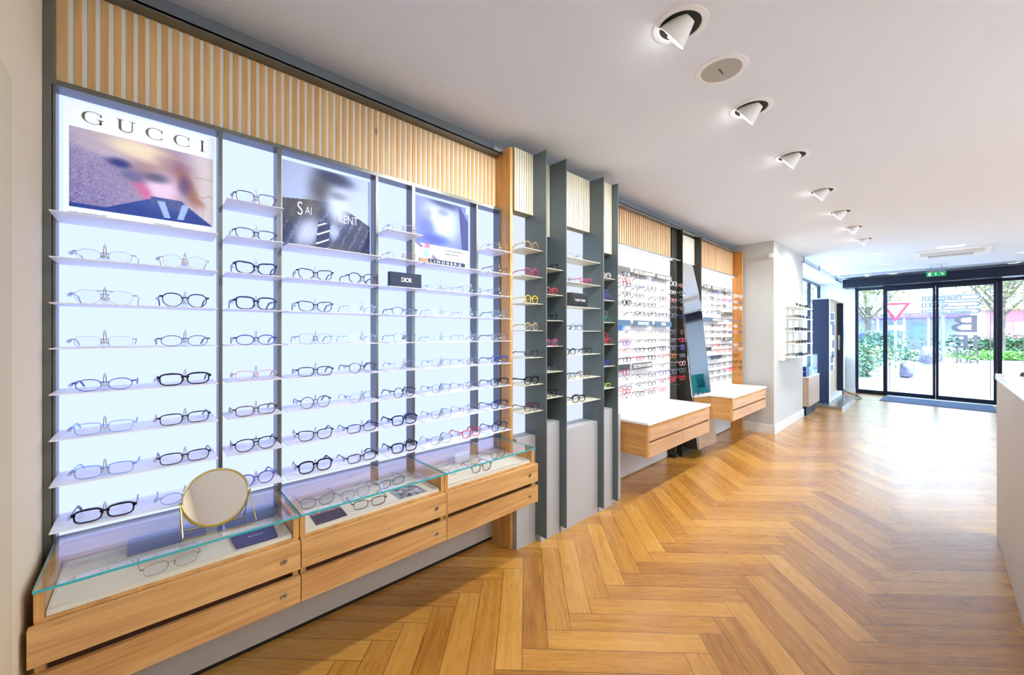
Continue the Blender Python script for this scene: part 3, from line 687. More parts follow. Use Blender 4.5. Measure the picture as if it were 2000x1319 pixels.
folded(.53, 1.78, R(-4), 'cat-eye', 'tortoise', 'medium', 'tortoise glasses behind the navy card in the middle case')
folded(1.30, 1.635, R(-6), 'panto', 'brown', 'medium', 'brown panto glasses at the front of the farthest case')
folded(1.52, 1.75, R(8), 'panto', 'tortoise', 'medium', 'tortoise panto glasses at right end of the farthest case')
folded(1.13, 1.70, R(-4), 'panto', 'gold', 'metal', 'thin gold panto glasses at left end of the farthest case')
folded(1.32, 1.76, R(0), 'rectangular', 'pink', 'thin', 'pale pink glasses at the back of the farthest case')
t = empty('brand_card', (.535, 1.67, TZ), 'navy printed card lying at left end of the middle case', 'card')
MB().prism([(.474, 1.605), (.592, 1.612), (.600, 1.735), (.482, 1.742)], .002, TZ, 'z').build('card', mat('card_navy', '#182449', .4), t)
MB().prism([(.480, 1.70), (.597, 1.695), (.600, 1.735), (.482, 1.742)], .0006, TZ+.002, 'z').build('printed_band', noisy('card_band', '#caa4a4', '#3a3f6c', 60, .5), t)
t = empty('photo_card', (.885, 1.665, TZ), 'dark monochrome photo card lying at right end of the middle case', 'card')
MB().prism([(.818, 1.612), (.955, 1.606), (.948, 1.728), (.822, 1.722)], .002, TZ, 'z').build('card', noisy('card_photo', '#c8cede', '#1a2036', 34, .4, detail=2), t)
t = empty('card_holder', (1.33, 1.80, TZ), 'small clear card holder with white card at back of the farthest case', 'card holder')
box('white_card', WHITE, 1.27, 1.37, 1.835, 1.838, TZ, TZ+.055, t); box('acrylic_base', ACRYL, 1.265, 1.375, 1.815, 1.85, TZ, TZ+.008, t)

# ================================================================== BLADE DISPLAY (tall dark fins, narrow lit cells)
bl = empty('blade_display', (2.23, 1.8, 0), 'tall display of dark metal fins with white boxes below and cream slatted boxes above', 'shelving')
for x in (1.830, 2.025, 2.455, 2.645): box('blade', METAL_B, x-.004, x+.004, 1.648, 1.95, .045, 2.482, bl, .0008)
base = [(1.661, 1.826, 1.742, .68), (1.836, 2.021, 1.705, .748), (2.031, 2.451, 1.700, .68), (2.461, 2.641, 1.695, .752), (2.651, 2.79, 1.715, .685)]
for x0, x1, y, z in base:
    b = box('base_box', LAM, x0, x1, y, 1.955, 0, z, bl, .001)
for i, (x0, x1, y, z0) in enumerate(((1.660, 1.8255, 1.760, 2.093), (1.8345, 2.0205, 1.79, 1.99), (2.0295, 2.4505, 1.770, 2.095), (2.4595, 2.6405, 1.70, 1.945))):
    b = MB().box(x0, x1, y+.006, 1.955, z0, 2.483)
    nn_ = max(6, int((x1-x0)/.0195)); pw = (x1-x0)/nn_
    for k in range(nn_): b.box(x0+k*pw+.002, x0+(k+1)*pw-.002, y, y+.0065, z0, 2.483, 1)
    b.build('slatted_box', [mat('slat_groove', '#857c66', .8), mat('ivory_slat', '#d3ccb6', .6)], bl)
for x0, x1, y0, y1 in ((1.660, 1.8255, .682, 2.092), (2.0295, 2.4505, .682, 2.094)): box('light_panel', PANEL_B, x0, x1, 1.835, 1.842, y0, y1, bl)
for x0, x1, z0, z1 in ((1.8345, 2.0205, .75, 1.989), (2.4595, 2.6405, .754, 1.944)): box('cell_back', METAL_B, x0, x1, 1.925, 1.935, z0, z1, bl)
A1 = [1.850-.1668*k for k in range(7)]; A2 = [1.749-.1666*k for k in range(6)]
for zs, x0, x1, yb in ((A1, 1.660, 1.8255, 1.834), (A2, 1.8345, 2.0205, 1.924), (A1, 2.0295, 2.4505, 1.834), (A2, 2.4595, 2.6405, 1.924)):
    for z in zs: box('shelf', SHELFB, x0, x1, 1.672, yb, z-.003, z, bl)
box('end_panel', OAK_Z, 2.79, 2.806, 1.79, 1.955, 0, 2.483, bl, .001)
CELL = [('first', 1.743, A1, [('round','gold','thin'),('round','magenta','medium'),('round','yellow','medium'),('round','gold','thin'),('round','black','thin'),('angular','black','bold'),('round','burgundy','medium')]),
        ('second', 1.928, A2, [('round','black','bold'),('panto','red','medium'),('round','black','thin'),('panto','magenta','thin'),('rectangular','gunmetal','thin'),('panto','black','thin')]),
        ('fourth', 2.55, A2, [('panto','white','thin'),('panto','purple','thin'),('round','green','thin'),('square','red','medium'),('square','blue','medium'),('oval','lime','thin')])]
BG = 'glasses in the cells between dark fins'
for nm, x, zs, gl in CELL:
    for k, (kind, c, wt) in enumerate(gl):
        glasses((x, 1.695, zs[k]+.0002), R((k % 3-1)*3), kind, c, wt, f'{c} {kind} glasses on the {ORD[k]} shelf of the {nm} cell between fins', BG, False)
        if nm == 'fourth' and k in (1, 2, 3): small_glasses((x, 1.715, zs[k]+.046), R(2), kind, 'grey' if k == 2 else c, wt, f'second {("","purple","grey","red")[k]} glasses stacked upon the {ORD[k]}-shelf pair of fourth cell', BG, .9)
C3 = [(0, .17, 'round', 'silver', 'metal'), (1, .085, 'panto', 'silver', 'metal'), (1, .27, 'cat-eye', 'magenta', 'medium'), (3, .16, 'panto', 'black', 'thin'), (4, .09, 'panto', 'black', 'medium'), (4, .28, 'round', 'black', 'thin'),
      (5, .09, 'angular', 'grey', 'thin'), (5, .26, 'panto', 'tortoise', 'thin'), (6, .19, 'square', 'black', 'bold')]
for k, dx, kind, c, wt in C3:
    sdw = '' if k in (0, 3, 6) else ('left pair, ' if dx < .15 else 'right pair, ')
    glasses((2.03+dx, 1.695, A1[k]+.0002), R((k % 3-1)*3), kind, c, wt, f'{c} {kind} glasses, {sdw}{ORD[k]} shelf of the wide third cell between fins', BG, False)
t = empty('brand_sign', (2.2, 1.68, A1[2]), 'black framed plaque with silver lettering on third shelf between the fins', 'sign')
box('plaque', mat('plaque_black', '#0c0c10', .2), 2.118, 2.292, 1.676, 1.681, A1[2], A1[2]+.093, t); box('sign_block', METAL, 2.112, 2.298, 1.681, 1.735, A1[2], A1[2]+.096, t)
text_mesh('sign_lettering', 'TOM FORD', .022, (2.148, 1.6755, A1[2]+.038), mat('silver_print', '#c8c8cc', .4), t, width=.12, bold=.0003)

# ================================================================== SPECTACLE WALL (two peg walls, leaning mirror, benches)
sw = empty('spectacle_wall', (4.4, 1.9, .5), 'two white peg walls for glasses framed by oak slats and dark uprights', 'shelving')
b1 = (2.812, 4.09); b2 = (4.862, 5.985)
PEG = mat('peg_panel', '#f0efef', .5); n_, l_, bb_ = nodes(PEG)
tc = n_.new('ShaderNodeTexCoord'); sx_ = n_.new('ShaderNodeSeparateXYZ'); l_.new(tc.outputs['Object'], sx_.inputs[0]); prev = None
for ax_, pitch in ((0, .0525), (2, .0405)):
    a_ = n_.new('ShaderNodeMath'); a_.operation = 'MODULO'; l_.new(sx_.outputs[ax_], a_.inputs[0]); a_.inputs[1].default_value = pitch
    ab = n_.new('ShaderNodeMath'); ab.operation = 'ABSOLUTE'; l_.new(a_.outputs[0], ab.inputs[0])
    lt = n_.new('ShaderNodeMath'); lt.operation = 'LESS_THAN'; l_.new(ab.outputs[0], lt.inputs[0]); lt.inputs[1].default_value = .0022
    if prev is None: prev = lt.outputs[0]
    else:
        mxx = n_.new('ShaderNodeMath'); mxx.operation = 'MAXIMUM'; l_.new(prev, mxx.inputs[0]); l_.new(lt.outputs[0], mxx.inputs[1]); prev = mxx.outputs[0]
mr = n_.new('ShaderNodeMixRGB'); l_.new(prev, mr.inputs[0]); mr.inputs[1].default_value = lin('#dcdcdf'); mr.inputs[2].default_value = lin('#b9b9bf'); l_.new(mr.outputs[0], bb_.inputs['Base Color'])
for x0, x1 in (b1, b2):
    box('peg_panel', PEG, x0, x1, 1.915, 1.94, .60, 2.118, sw)
    box('slat_backing', mat('slat_gap_shade', '#8f7355', .8), x0, x1, 1.925, 1.955, 2.125, 2.457, sw)  # backing coloured dark to carry the shade between the slats
    m = MB(); x = x0+.004
    while x < x1-.02: m.box(x, x+.0265, 1.905, 1.926, 2.124, 2.457); x += .0385
    m.build('slats', oak('oak_slat_far', '#e0bf98', '#c49a70', 2, knots=False), sw)
    s_ = box('led_strip', STRIPL, x0+.01, x1-.01, 1.885, 1.9, 2.108, 2.112, sw)
m = MB().box(2.806, 6.04, 1.848, 1.955, 2.458, 2.466).box(2.806, 6.04, 1.848, 1.852, 2.448, 2.468).box(2.806, 4.232, FY, 1.955, 2.113, 2.124).box(4.72, 5.99, FY, 1.955, 2.113, 2.124)
m.build('metal_trim', mat('grey_trim', '#8b9096', .35, .5), sw); box('shade_band', mat('grey_shade_band'), 2.806, 6.04, 1.925, 1.958, 2.468, CZ-.002, sw)  # grey strip again holds the shade between trim and ceiling
MB().box(4.092, 4.104, FY-.005, 1.955, .04, 2.113).box(4.104, 4.222, 1.90, 1.955, .04, 2.113).box(4.222, 4.234, FY-.02, 1.955, 0, 2.457).box(4.092, 4.222, 1.90, 1.955, 2.124, 2.457).box(4.716, 4.728, FY-.02, 1.955, 0, 2.457).box(4.728, 4.86, 1.89, 1.955, .04, 2.457).box(4.104, 4.118, 1.87, 1.9, .5, 2.113, 1).build('dark_upright', [ANTHR, OAK_Z], sw)
box('cream_panel', mat('cream_panel', '#ddd8c6', .6), 4.235, 4.715, 1.915, 1.95, 2.13, 2.44, sw)
box('mirror_niche_back', ANTHR, 4.235, 4.715, 1.93, 1.955, .04, 2.13, sw)
box('end_post', oak('oak_orange', '#d9984f', '#bd7f3a', 2), 5.987, 6.012, 1.79, 1.955, 0, 2.457, sw)
MB().box(2.806, 4.09, 1.945, 1.957, .015, .60).box(4.862, 5.985, 1.935, 1.957, .015, .60).build('base_board', PLINTH, sw)
fr_ = empty('floor_mirror', (4.475, 1.75, .02), 'tall frameless mirror leaning forward at its foot between two peg walls', 'mirror')
ML, MR_ = 4.238, 4.712; q1 = (1.896, 2.124); q2_ = (1.675, .105); yw = .008
m = MB().add([(ML, q1[0]+yw, q1[1]), (MR_, q1[0]-yw, q1[1]), (MR_, q2_[0]-yw, q2_[1]), (ML, q2_[0]+yw, q2_[1])], [(0, 1, 2, 3)])
m.add([(ML, q1[0]+.006+yw, q1[1]), (MR_, q1[0]+.006-yw, q1[1]), (MR_, q2_[0]+.006-yw, q2_[1]), (ML, q2_[0]+.006+yw, q2_[1])], [(3, 2, 1, 0)])
m.f += [(0, 4, 5, 1), (1, 5, 6, 2), (2, 6, 7, 3), (3, 7, 4, 0)]; m.mi += [0]*4; m.build('mirror_glass', MIRROR, fr_)
for x in (ML+.001, MR_-.011): MB().prism([(q1[0]+.016, q1[1]), (1.93, q1[1]), (1.93, .105), (q2_[0]+.016, .105)], .010, x, 'x').build('side_wedge', ANTHR, fr_)
MB().tube([(ML-.003, q1[0]-.002, q1[1]), (ML-.003, q2_[0]-.002, q2_[1]), (MR_+.003, q2_[0]-.002, q2_[1]), (MR_+.003, q1[0]-.002, q1[1])], .004, 4).build('thin_frame', METAL, fr_)
MB().box(4.12, 4.14, 1.875, 1.95, 0, .35).box(4.64, 4.66, 1.875, 1.93, 0, .105).box(4.14, 4.64, 1.878, 1.888, 0, .03).box(4.14, 4.232, 1.93, 1.95, .03, .35, 1).build('foot_frame', [ANTHR, LAM], fr_)
def bench(x0, x1, label):
    t = empty('drawer_bench', ((x0+x1)/2, 1.7, .365), label, 'bench', 'wall-hung drawer benches')
    box('white_top', TOPW, x0-.008, x1+.010, 1.493, 1.912, .618, .637, t, .0015)
    box('carcass', OAK_Y, x0, x1-.02, 1.524, 1.912, .368, .6175, t)
    MB().box(x0, x0+.016, 1.503, 1.524, .365, .6175).box(x1-.016, x1, 1.503, 1.912, .365, .6175).box(x0+.016, x1-.016, 1.503, 1.524, .588, .6175).build('front_frame', OAK_Z, t)
    xm = (x0+x1)/2-.0
    for a_, b_ in ((x0+.018, xm-.002), (xm+.002, x1-.006)):
        for z0, z1 in ((.492, .586), (.366, .474)): box('drawer', OAK_G, a_, b_, 1.500, 1.522, z0, z1, t, .0008)
    box('drawer_gap', DARKWOOD, x0+.017, x1-.018, 1.5225, 1.5235, .474, .492, t)
bench(2.835, 4.052, 'nearer wall-hung oak drawer bench with white top below the first peg wall')
bench(4.70, 5.955, 'farther wall-hung oak drawer bench with white top beside the grey column')

# brand plates on the peg walls
PLG = mat('plate_grey', '#5d635c', .5); PLB = mat('plate_blue', '#4d6c88', .5); PLD = mat('plate_dark', '#3c4144', .5)
def plate(x, z, w_, h_, m_, s_, label, tw=None):
    t = empty('brand_plate', (x+w_/2, 1.88, z), label, 'sign', 'name plates on the peg walls')
    box('plate', m_, x, x+w_, 1.868, 1.874, z, z+h_, t); box('plate_bracket', ACRYL, x+.02, x+w_-.02, 1.874, 1.914, z+h_*.4, z+h_*.55, t)
    if s_: text_mesh('plate_lettering', s_, h_*.86, (x+w_/2, 1.8672, z+h_*.2), TXTW, t, width=tw or w_*.8, align='CENTER', bold=.0006)
ROWZ1 = [1.831-.0815*k for k in range(13)]
plate(2.853, 1.878, .352, .048, PLG, None, 'grey plate in the top row, leftmost on the nearer peg wall')
plate(3.266, 1.878, .354, .048, PLG, 'DOLCE & GABBANA', 'grey plate with long white name, middle of top row, nearer wall', .345); plate(3.677, 1.878, .354, .048, PLG, 'MICHAEL KORS', 'grey plate with two-word white name, right of top row, nearer wall', .28)
plate(2.853, 1.402, .352, .050, PLB, None, 'blank blue-grey plate in the middle row of the nearer peg wall')
plate(3.262, 1.402, .352, .050, PLB, 'SWAROVSKI', 'blue-grey plate with nine-letter white name, middle row of nearer wall', .20); plate(3.668, 1.402, .352, .050, PLB, 'VOUW', 'blue-grey plate with four-letter white name, middle row of nearer wall', .10)
plate(2.853, 1.004, .340, .053, PLD, None, 'blank dark plate in the lowest row of the nearer peg wall')
plate(3.25, 1.003, .358, .053, PLD, 'SÉLECTION DU MOMENT', 'dark plate with French white wording, lowest row of the nearer wall', .35)
tg = MB().box(2.735, 2.79, 1.700, 1.704, 1.355, 1.397, 0).box(2.735, 2.79, 1.704, 1.71, 1.355, 1.36, 0); tag(tg.build('price_tag', mat('tag_blue', '#1f5fae', .4)), 'small blue tag at the oak post beside the nearer peg wall', 'tag')
for x, z, s_, m_, lb in ((4.87, 1.878, 'US', PLG, 'grey plate partly behind mirror, top row of the farther peg wall'), (5.117, 1.878, 'ECOLE SUR M', PLG, 'grey plate in the middle of top row, farther peg wall'), (5.539, 1.88, 'ICE HC', PLG, 'grey plate at the right end of top row, farther wall'),
                     (4.87, 1.482, None, PLB, 'blue-grey plate beside the mirror, middle of the farther peg wall'), (5.111, 1.482, 'NIHOUM', PLG, 'grey plate with bold white name, middle of the farther peg wall'), (5.539, 1.565, None, PLG, 'blank grey plate above farther-wall column near the oak post'),
                     (5.53, 1.236, 'III M I', PLG, 'grey plate low at right of the farther peg wall'), (5.111, 1.012, None, PLG, 'blank grey plate low on the farther peg wall'), (4.87, 1.12, None, PLD, 'small dark plate beside mirror, low on the farther wall')):
    plate(x, z, .235 if x < 5 else .352, .047, m_, s_, lb)

rg = random.Random(11)
P1 = [['black','burgundy','clear','silver','white','pink'], ['black','navy','black','gunmetal','white','grey'], ['black','tortoise','silver','black','pink','grey'], ['black','burgundy','black','silver','clear','brown'], ['gold','black','black','black','grey','navy'],
      ['silver','silver','gold','silver','grey','burgundy'], ['orange','silver','black','silver','grey','magenta'], ['pink','black','black','black','grey','purple'], ['black','magenta','black','silver','orange','grey'], [None,None,None,'silver','gunmetal','pink'],
      ['silver','gunmetal','burgundy','purple','grey','grey'], ['burgundy','gunmetal','burgundy','gunmetal','red','red'], ['gunmetal','burgundy','tortoise','magenta',None,None]]
Z1 = [1.831, 1.748, 1.668, 1.592, 1.511, 1.343, 1.264, 1.183, 1.104, 1.018, .944, .866, .786]
KN = ['panto', 'round', 'rectangular', 'square', 'oval', 'cat-eye', 'angular']
ORDN = ['first', 'second', 'third', 'fourth', 'fifth', 'sixth', 'seventh', 'eighth', 'ninth', 'tenth', 'eleventh', 'twelfth', 'thirteenth', 'fourteenth']
def peg_row(z, x0, x1, y0=1.80):
    m = MB(); x = x0
    while x <= x1+.01:
        m.box(x-.004, x+.004, y0-.01, 1.915, z-.004, z-.001); x += .205
    m.build('peg_row', ACRYL, sw)
for r, z in enumerate(Z1):
    xs = [3.005+.2175*c for c in range(6)]; peg_row(z+.017, 3.005, 4.10)
    for c, cc in enumerate(P1[r]):
        if cc is None: continue
        k = KN[rg.randrange(7)]; wt = 'metal' if cc in ('silver', 'gold', 'gunmetal') else rg.choice(['thin', 'medium'])
        small_glasses((xs[c], 1.785, z-.020), R(rg.uniform(-6, 6)), k, cc, wt, f'{cc} {k} glasses, {ORDN[r]} row from top, {ORDN[c]} column of the nearer peg wall', 'glasses on the nearer peg wall')
for z, cc, k in ((1.742, 'red', 'square'), (1.56, 'black', 'round'), (1.225, 'purple', 'round'), (.985, 'magenta', 'round'), (.826, 'red', 'panto')):
    small_glasses((2.885, 1.72, z), R(4), k, cc, 'medium', f'{cc} {k} glasses beside the oak post, left edge of the nearer peg wall', 'glasses at the left edge of nearer peg wall')
    MB().box(2.88, 2.89, 1.70, 1.915, z+.012, z+.016).build('peg_row', ACRYL, sw)
Z2 = [1.829, 1.750, 1.671, 1.591, 1.501, 1.427, 1.348, 1.263, 1.183, 1.117, 1.040, .945, .860, .775]
P2 = [['black','blue','navy','gunmetal','white','white'], ['black','gunmetal','magenta','purple','white','clear'], ['gold','gunmetal','black','silver','white','white'], ['silver','black','gunmetal','brown',None,None], [None,None,None,'black','clear','clear'],
      ['black','burgundy','burgundy','orange','white','clear'], ['black','gunmetal','tortoise','black','pink','clear'], ['black','tortoise','tortoise','gunmetal',None,None], ['gunmetal','red','burgundy','black','white','clear'], [None,'orange','orange','red','clear','white'],
      ['blue','navy','black','silver','black','orange'], ['black','navy','tortoise','gunmetal','tortoise','black'], ['black','black','navy','red','red','tortoise'], ['gunmetal','tortoise','black','green','gold','gunmetal']]
for r, z in enumerate(Z2):
    xs = [4.90+.202*c for c in range(6)]; peg_row(z+.017, 4.9, 5.92)
    for c, cc in enumerate(P2[r]):
        if cc is None: continue
        k = KN[rg.randrange(7)]; wt = 'metal' if cc in ('silver', 'gold', 'gunmetal') else rg.choice(['thin', 'medium'])
        small_glasses((xs[c], 1.785, z-.020), R(rg.uniform(-6, 6)), k, cc, wt, f'{cc} {k} glasses, {ORDN[r]} row from top, {ORDN[c]} column of the farther peg wall', 'glasses on the farther peg wall')

# ================================================================== COLUMN, SUNGLASSES SHELVES
tag(box('alarm_sensor', mat('sensor_ivory', '#e9e5d6', .5), 6.03, 6.049, 1.444, 1.49, 2.335, 2.39, None, .004), 'small ivory alarm sensor high on the grey column', 'sensor')
text_mesh('wall_lettering', 'optique', .075, (6.35, 1.4315, 2.13), mat('pale_relief', '#dcdbd6', .7), None, width=.48).name = 'wall_lettering'
bpy.data.objects['wall_lettering']['label'] = 'faint raised lettering high on the side face of the column'; bpy.data.objects['wall_lettering']['category'] = 'lettering'
us = empty('wall_shelf_unit', (6.8, 1.40, .95), 'white five-shelf wall unit for sunglasses on the column side', 'shelving')
WS = mat('unit_white', '#f4f2ec', .45)
box('back_board', WS, 6.28, 7.30, 1.408, 1.431, .97, 1.77, us, .001); box('side_edge', WS, 6.262, 6.28, 1.36, 1.431, .965, 1.775, us)
ZS = [1.02, 1.195, 1.37, 1.545, 1.70]
for z in ZS: box('shelf', WS, 6.282, 7.34, 1.235, 1.4075, z-.012, z, us, .001)
for x in (6.62, 6.95): box('shelf_upright', WS, x, x+.012, 1.39, 1.4075, .97, 1.70, us)
sc = [['tortoise','tortoise','black','black','black'], ['gold','navy','navy','navy','navy'], ['black','black','black','gunmetal','tortoise'], ['gold','gold','black','black','black'], ['black','black','navy','black','tortoise']]
SUNL = clear('smoked_lens', (.16, .15, .18, 1), .1, .05)
for i, z in enumerate(reversed(ZS)):
    for j in range(5):
        c = sc[i][j]; k = KN[(i*3+j*2) % 7]; o = small_glasses((6.42+.2*j, 1.255, z), R(rg.uniform(-12, 5)), k, c, 'medium', f'{c} {k} sunglasses, {ORDN[j]} from left, {ORD[i] if i<4 else "lowest"} shelf of the column unit', 'sunglasses on the column shelves')
        if o.data.materials[1] is LENS:
            key = ('sun', k, c)
            if key not in GS: d_ = o.data.copy(); d_.materials[1] = SUNL; GS[key] = d_
            o.data = GS[key]
            o.name = 'sunglasses'

# pedestal with glass cube, stuff on it
t = empty('pedestal', (8.1, 1.48, 0), 'pale oak cube pedestal on a navy plinth beside the column', 'pedestal')
box('body', oak('oak_cool', '#c6ab97', '#a58a75', 2), 7.76, 8.62, 1.36, 1.80, .155, .62, t, .001); box('plinth', DISPN, 7.80, 8.52, 1.40, 1.78, 0, .155, t); box('white_top', WHITE, 7.755, 8.625, 1.355, 1.805, .62, .632, t)
gc = empty('acrylic_showcase', (8.25, 1.5, .632), 'clear acrylic cube standing on the pale oak pedestal', 'showcase')
m = MB().box(8.05, 8.06, 1.37, 1.66, .634, .98).box(8.51, 8.52, 1.37, 1.66, .634, .98).box(8.06, 8.51, 1.37, 1.38, .634, .98).box(8.05, 8.52, 1.37, 1.66, .98, .99)
m.build('acrylic_box', clear('acrylic_cube', (.86, .95, .97, 1), .12, 0), gc)
for i in range(3): tag(box('display_riser', WHITE, 8.12+.12*i, 8.17+.12*i, 1.42, 1.5, .6345, .70+.03*i), ('lowest', 'middle', 'tallest')[i]+' white riser inside the clear cube on the pedestal', 'display riser', 'white risers in the acrylic cube')
t = empty('display_box', (7.9, 1.5, .632), 'dark blue box with thin white line standing on the oak pedestal', 'box'); box('box_body', mat('deep_blue', '#14307a', .4), 7.79, 8.02, 1.40, 1.62, .6325, .79, t, .002); box('white_line', WHITE, 7.788, 7.7895, 1.41, 1.60, .71, .716, t)

# tall navy display stand
t = empty('tall_display', (9.6, 1.3, 0), 'tall navy display tower with white-framed front standing on a metal base', 'display')
X0, X1, Y0, Y1 = 9.115, 10.66, 1.285, 1.545
MB().box(X0, X0+.03, Y0+.012, Y1, .06, 1.965).box(X0+.03, X1, Y1-.03, Y1, .06, 1.965).box(X1-.03, X1, Y0+.012, Y1-.03, .06, 1.965).build('navy_body', DISPN, t)
MB().box(X0, X0+.06, Y0, Y0+.012, .06, 1.99).box(X0+.06, X1+.02, Y0, Y1, 1.965, 1.99).box(X1-.02, X1+.02, Y0, Y0+.012, .06, 1.965, 1).box(X0+.03, X1, Y0+.012, Y1-.03, .06, .14).build('front_frame', [WHITE, BLACK], t)
box('cream_back', mat('warm_panel', '#cdb89a', .5), X0+.03, X1-.03, Y0+.10, Y0+.11, .14, 1.965, t)
box('poster_panel', mat('pale_blue_panel', '#c9d6ee', .4, emit='#c9d6ee', es=.25), X0+.06, X0+1.0, Y0+.07, Y0+.078, .62, 1.76, t)
nb = MB()
for z0, z1, a_, b_ in ((1.60, 1.73, .1, .9), (1.50, 1.57, .1, .9), (1.30, 1.50, .78, .95), (1.05, 1.20, .06, .2), (1.05, 1.20, .78, .92), (.86, .98, .7, .92), (.76, .90, .08, .8), (.62, .72, .08, .8)): nb.box(X0+.06+a_*.9, X0+.06+b_*.94, Y0+.062, Y0+.069, z0, z1)
nb.build('printed_blocks', mat('slate_blue', '#4a5f8c', .5), t); box('handle', CHROME, X1-.3, X1-.27, Y0+.02, Y0+.05, 1.0, 1.3, t)
box('metal_base', mat('base_metal', '#a7a39c', .25, .8), 8.80, 10.55, 1.075, 1.62, 0, .055, t, .002)
cb = MB().tube([(10.66, 1.30, .16), (10.9, 1.22, .07), (11.0, 1.1, .012), (10.7, 1.0, .01), (10.4, 1.02, .01), (10.1, 1.05, .06)], .008, 6); tag(cb.build('power_cable', BLACK, smooth=True), 'black cable curling on the floor behind the navy display tower', 'cable')
t = empty('low_cabinet', (11.2, 1.5, 0), 'low white cabinet with oak side against the entrance wall', 'cabinet')
box('white_front', WHITE, 10.95, 11.6, 1.37, 1.385, .09, .80, t); box('carcass', OAK_P, 10.95, 11.6, 1.385, 1.75, .09, .80, t); box('top', WHITE, 10.94, 11.62, 1.36, 1.76, .80, .82, t); box('plinth', PLINTH, 11.0, 11.58, 1.42, 1.7, 0, .09, t)
t = empty('wall_notice', (11.6, 1.4, 1.1), 'clear notice holder on a small rail at the entrance wall', 'notice'); MB().tube([(11.655, 1.62, 1.56), (11.64, 1.40, 1.56)], .012, 6).build('rail', CHROME, t); box('sheet', mat('notice_pale', '#cfd6da', .6), 11.63, 11.636, 1.42, 1.60, 1.02, 1.5, t)

# reception desk at the right edge
dk = empty('reception_desk', (2.8, -.6, 0), 'white reception desk with angled end at the right edge', 'desk')
MB().prism([(1.2, -.272), (4.098, -.284), (4.098, -1.0), (1.2, -1.0)], 1.03, .0, 'z').build('desk_body', oak('desk_white_grain', '#dedbd8', '#d2cfcc', 2, .6, 2, False), dk, .002)
MB().prism([(1.19, -.266), (4.104, -.278), (4.104, -1.006), (1.19, -1.006)], .037, 1.03, 'z').build('desk_top', TOPW, dk, .002)
t = MB().lathe([(.0001, 0), (.02, 0), (.022, .01), (.014, .024), (.0001, .026)], 20, 0, Matrix.Translation((3.95, -.385, 1.0675))); tag(t.build('desk_bell', mat('dark_grey', '#4a4f55', .4), smooth=True), 'small dark round object on the reception desk', 'desk accessory')

# door mat
tag(MB().prism([(10.42, -.74), (11.36, -.74), (11.50, .705), (10.62, .735)], .008, 0, 'z').build('door_mat', noisy('mat_blue_grey', '#5b6d8e', '#31405e', 260, .95, .4)), 'blue-grey ribbed door mat inside the sliding doors', 'mat')

# ================================================================== CEILING THINGS
def spot(x, y, i):
    t = empty('ceiling_spotlight', (x, y, CZ), f'white scoop spotlight, {ORDN[i]} from the camera in the ceiling row', 'spotlight', 'scoop spotlights in the ceiling row')
    T = Matrix.Translation((x, y, CZ))
    MB().lathe([(.080, -.004), (.083, -.006), (.102, -.003), (.104, 0), (.078, 0), (.080, -.004)], 40, 0, T).build('trim_ring', WHITE, t, smooth=True)
    MB().lathe([(.0001, -.0008), (.079, -.0008)], 40, 0, T).build('recess', BLACK, t)
    d = Vector((.0, .76, -.60)).normalized(); q = d.to_track_quat('Z', 'X').to_matrix().to_4x4()
    A = Matrix.Translation((x-.008, y+.032, CZ-.040)) @ q
    MB().lathe([(.062, 0), (.064, -.001), (.060, -.012), (.034, -.085), (.012, -.088), (.0001, -.088)], 40, 0, A).build('lamp_head', mat('lamp_white', '#eceef0', .5), t, smooth=True)
    MB().lathe([(.0001, -.006), (.050, -.006), (.060, 0)], 40, 0, A).build('reflector', LAMPM, t, smooth=True)
    ld = bpy.data.lights.new('lamp', 'SPOT'); ld.energy = LIGHT['spot']; ld.spot_size = R(112); ld.spot_blend = .6; ld.shadow_soft_size = .05; ld.color = (1, .975, .94)
    lo = bpy.data.objects.new('lamp', ld); col.objects.link(lo); lo.parent = t; lo.location = (A @ Vector((0, 0, .01)))-Vector((x, y, CZ)); lo.rotation_euler = Vector((0, .62, -.78)).to_track_quat('-Z', 'Y').to_euler()
for i, (x, y) in enumerate(((1.557, .689), (2.414, .678), (3.269, .667), (4.253, .655), (5.12, .640), (5.97, .628), (6.82, .615))): spot(x, y, i)
t = empty('ceiling_speaker', (1.96, .675, CZ), 'round flush loudspeaker with grey mesh between first two spotlights', 'loudspeaker'); T = Matrix.Translation((1.96, .675, CZ))
MB().lathe([(.085, -.003), (.088, -.006), (.108, -.004), (.112, 0)], 44, 0, T).build('trim_ring', WHITE, t, smooth=True)
MB().lathe([(.0001, -.006), (.086, -.003)], 44, 0, T).build('grille', noisy('speaker_mesh', '#b9b7b2', '#a3a19c', 700, .8), t)
MB().box(1.935, 1.985, .672, .678, CZ-.0075, CZ-.0062).build('logo_bar', TXTK, t)
def fill_lamp(x, y, i):
    t = empty('ceiling_downlight', (x, y, CZ), f'added unseen ceiling fill lamp number {i}', 'downlight', 'added unseen fill lamps')
    return t
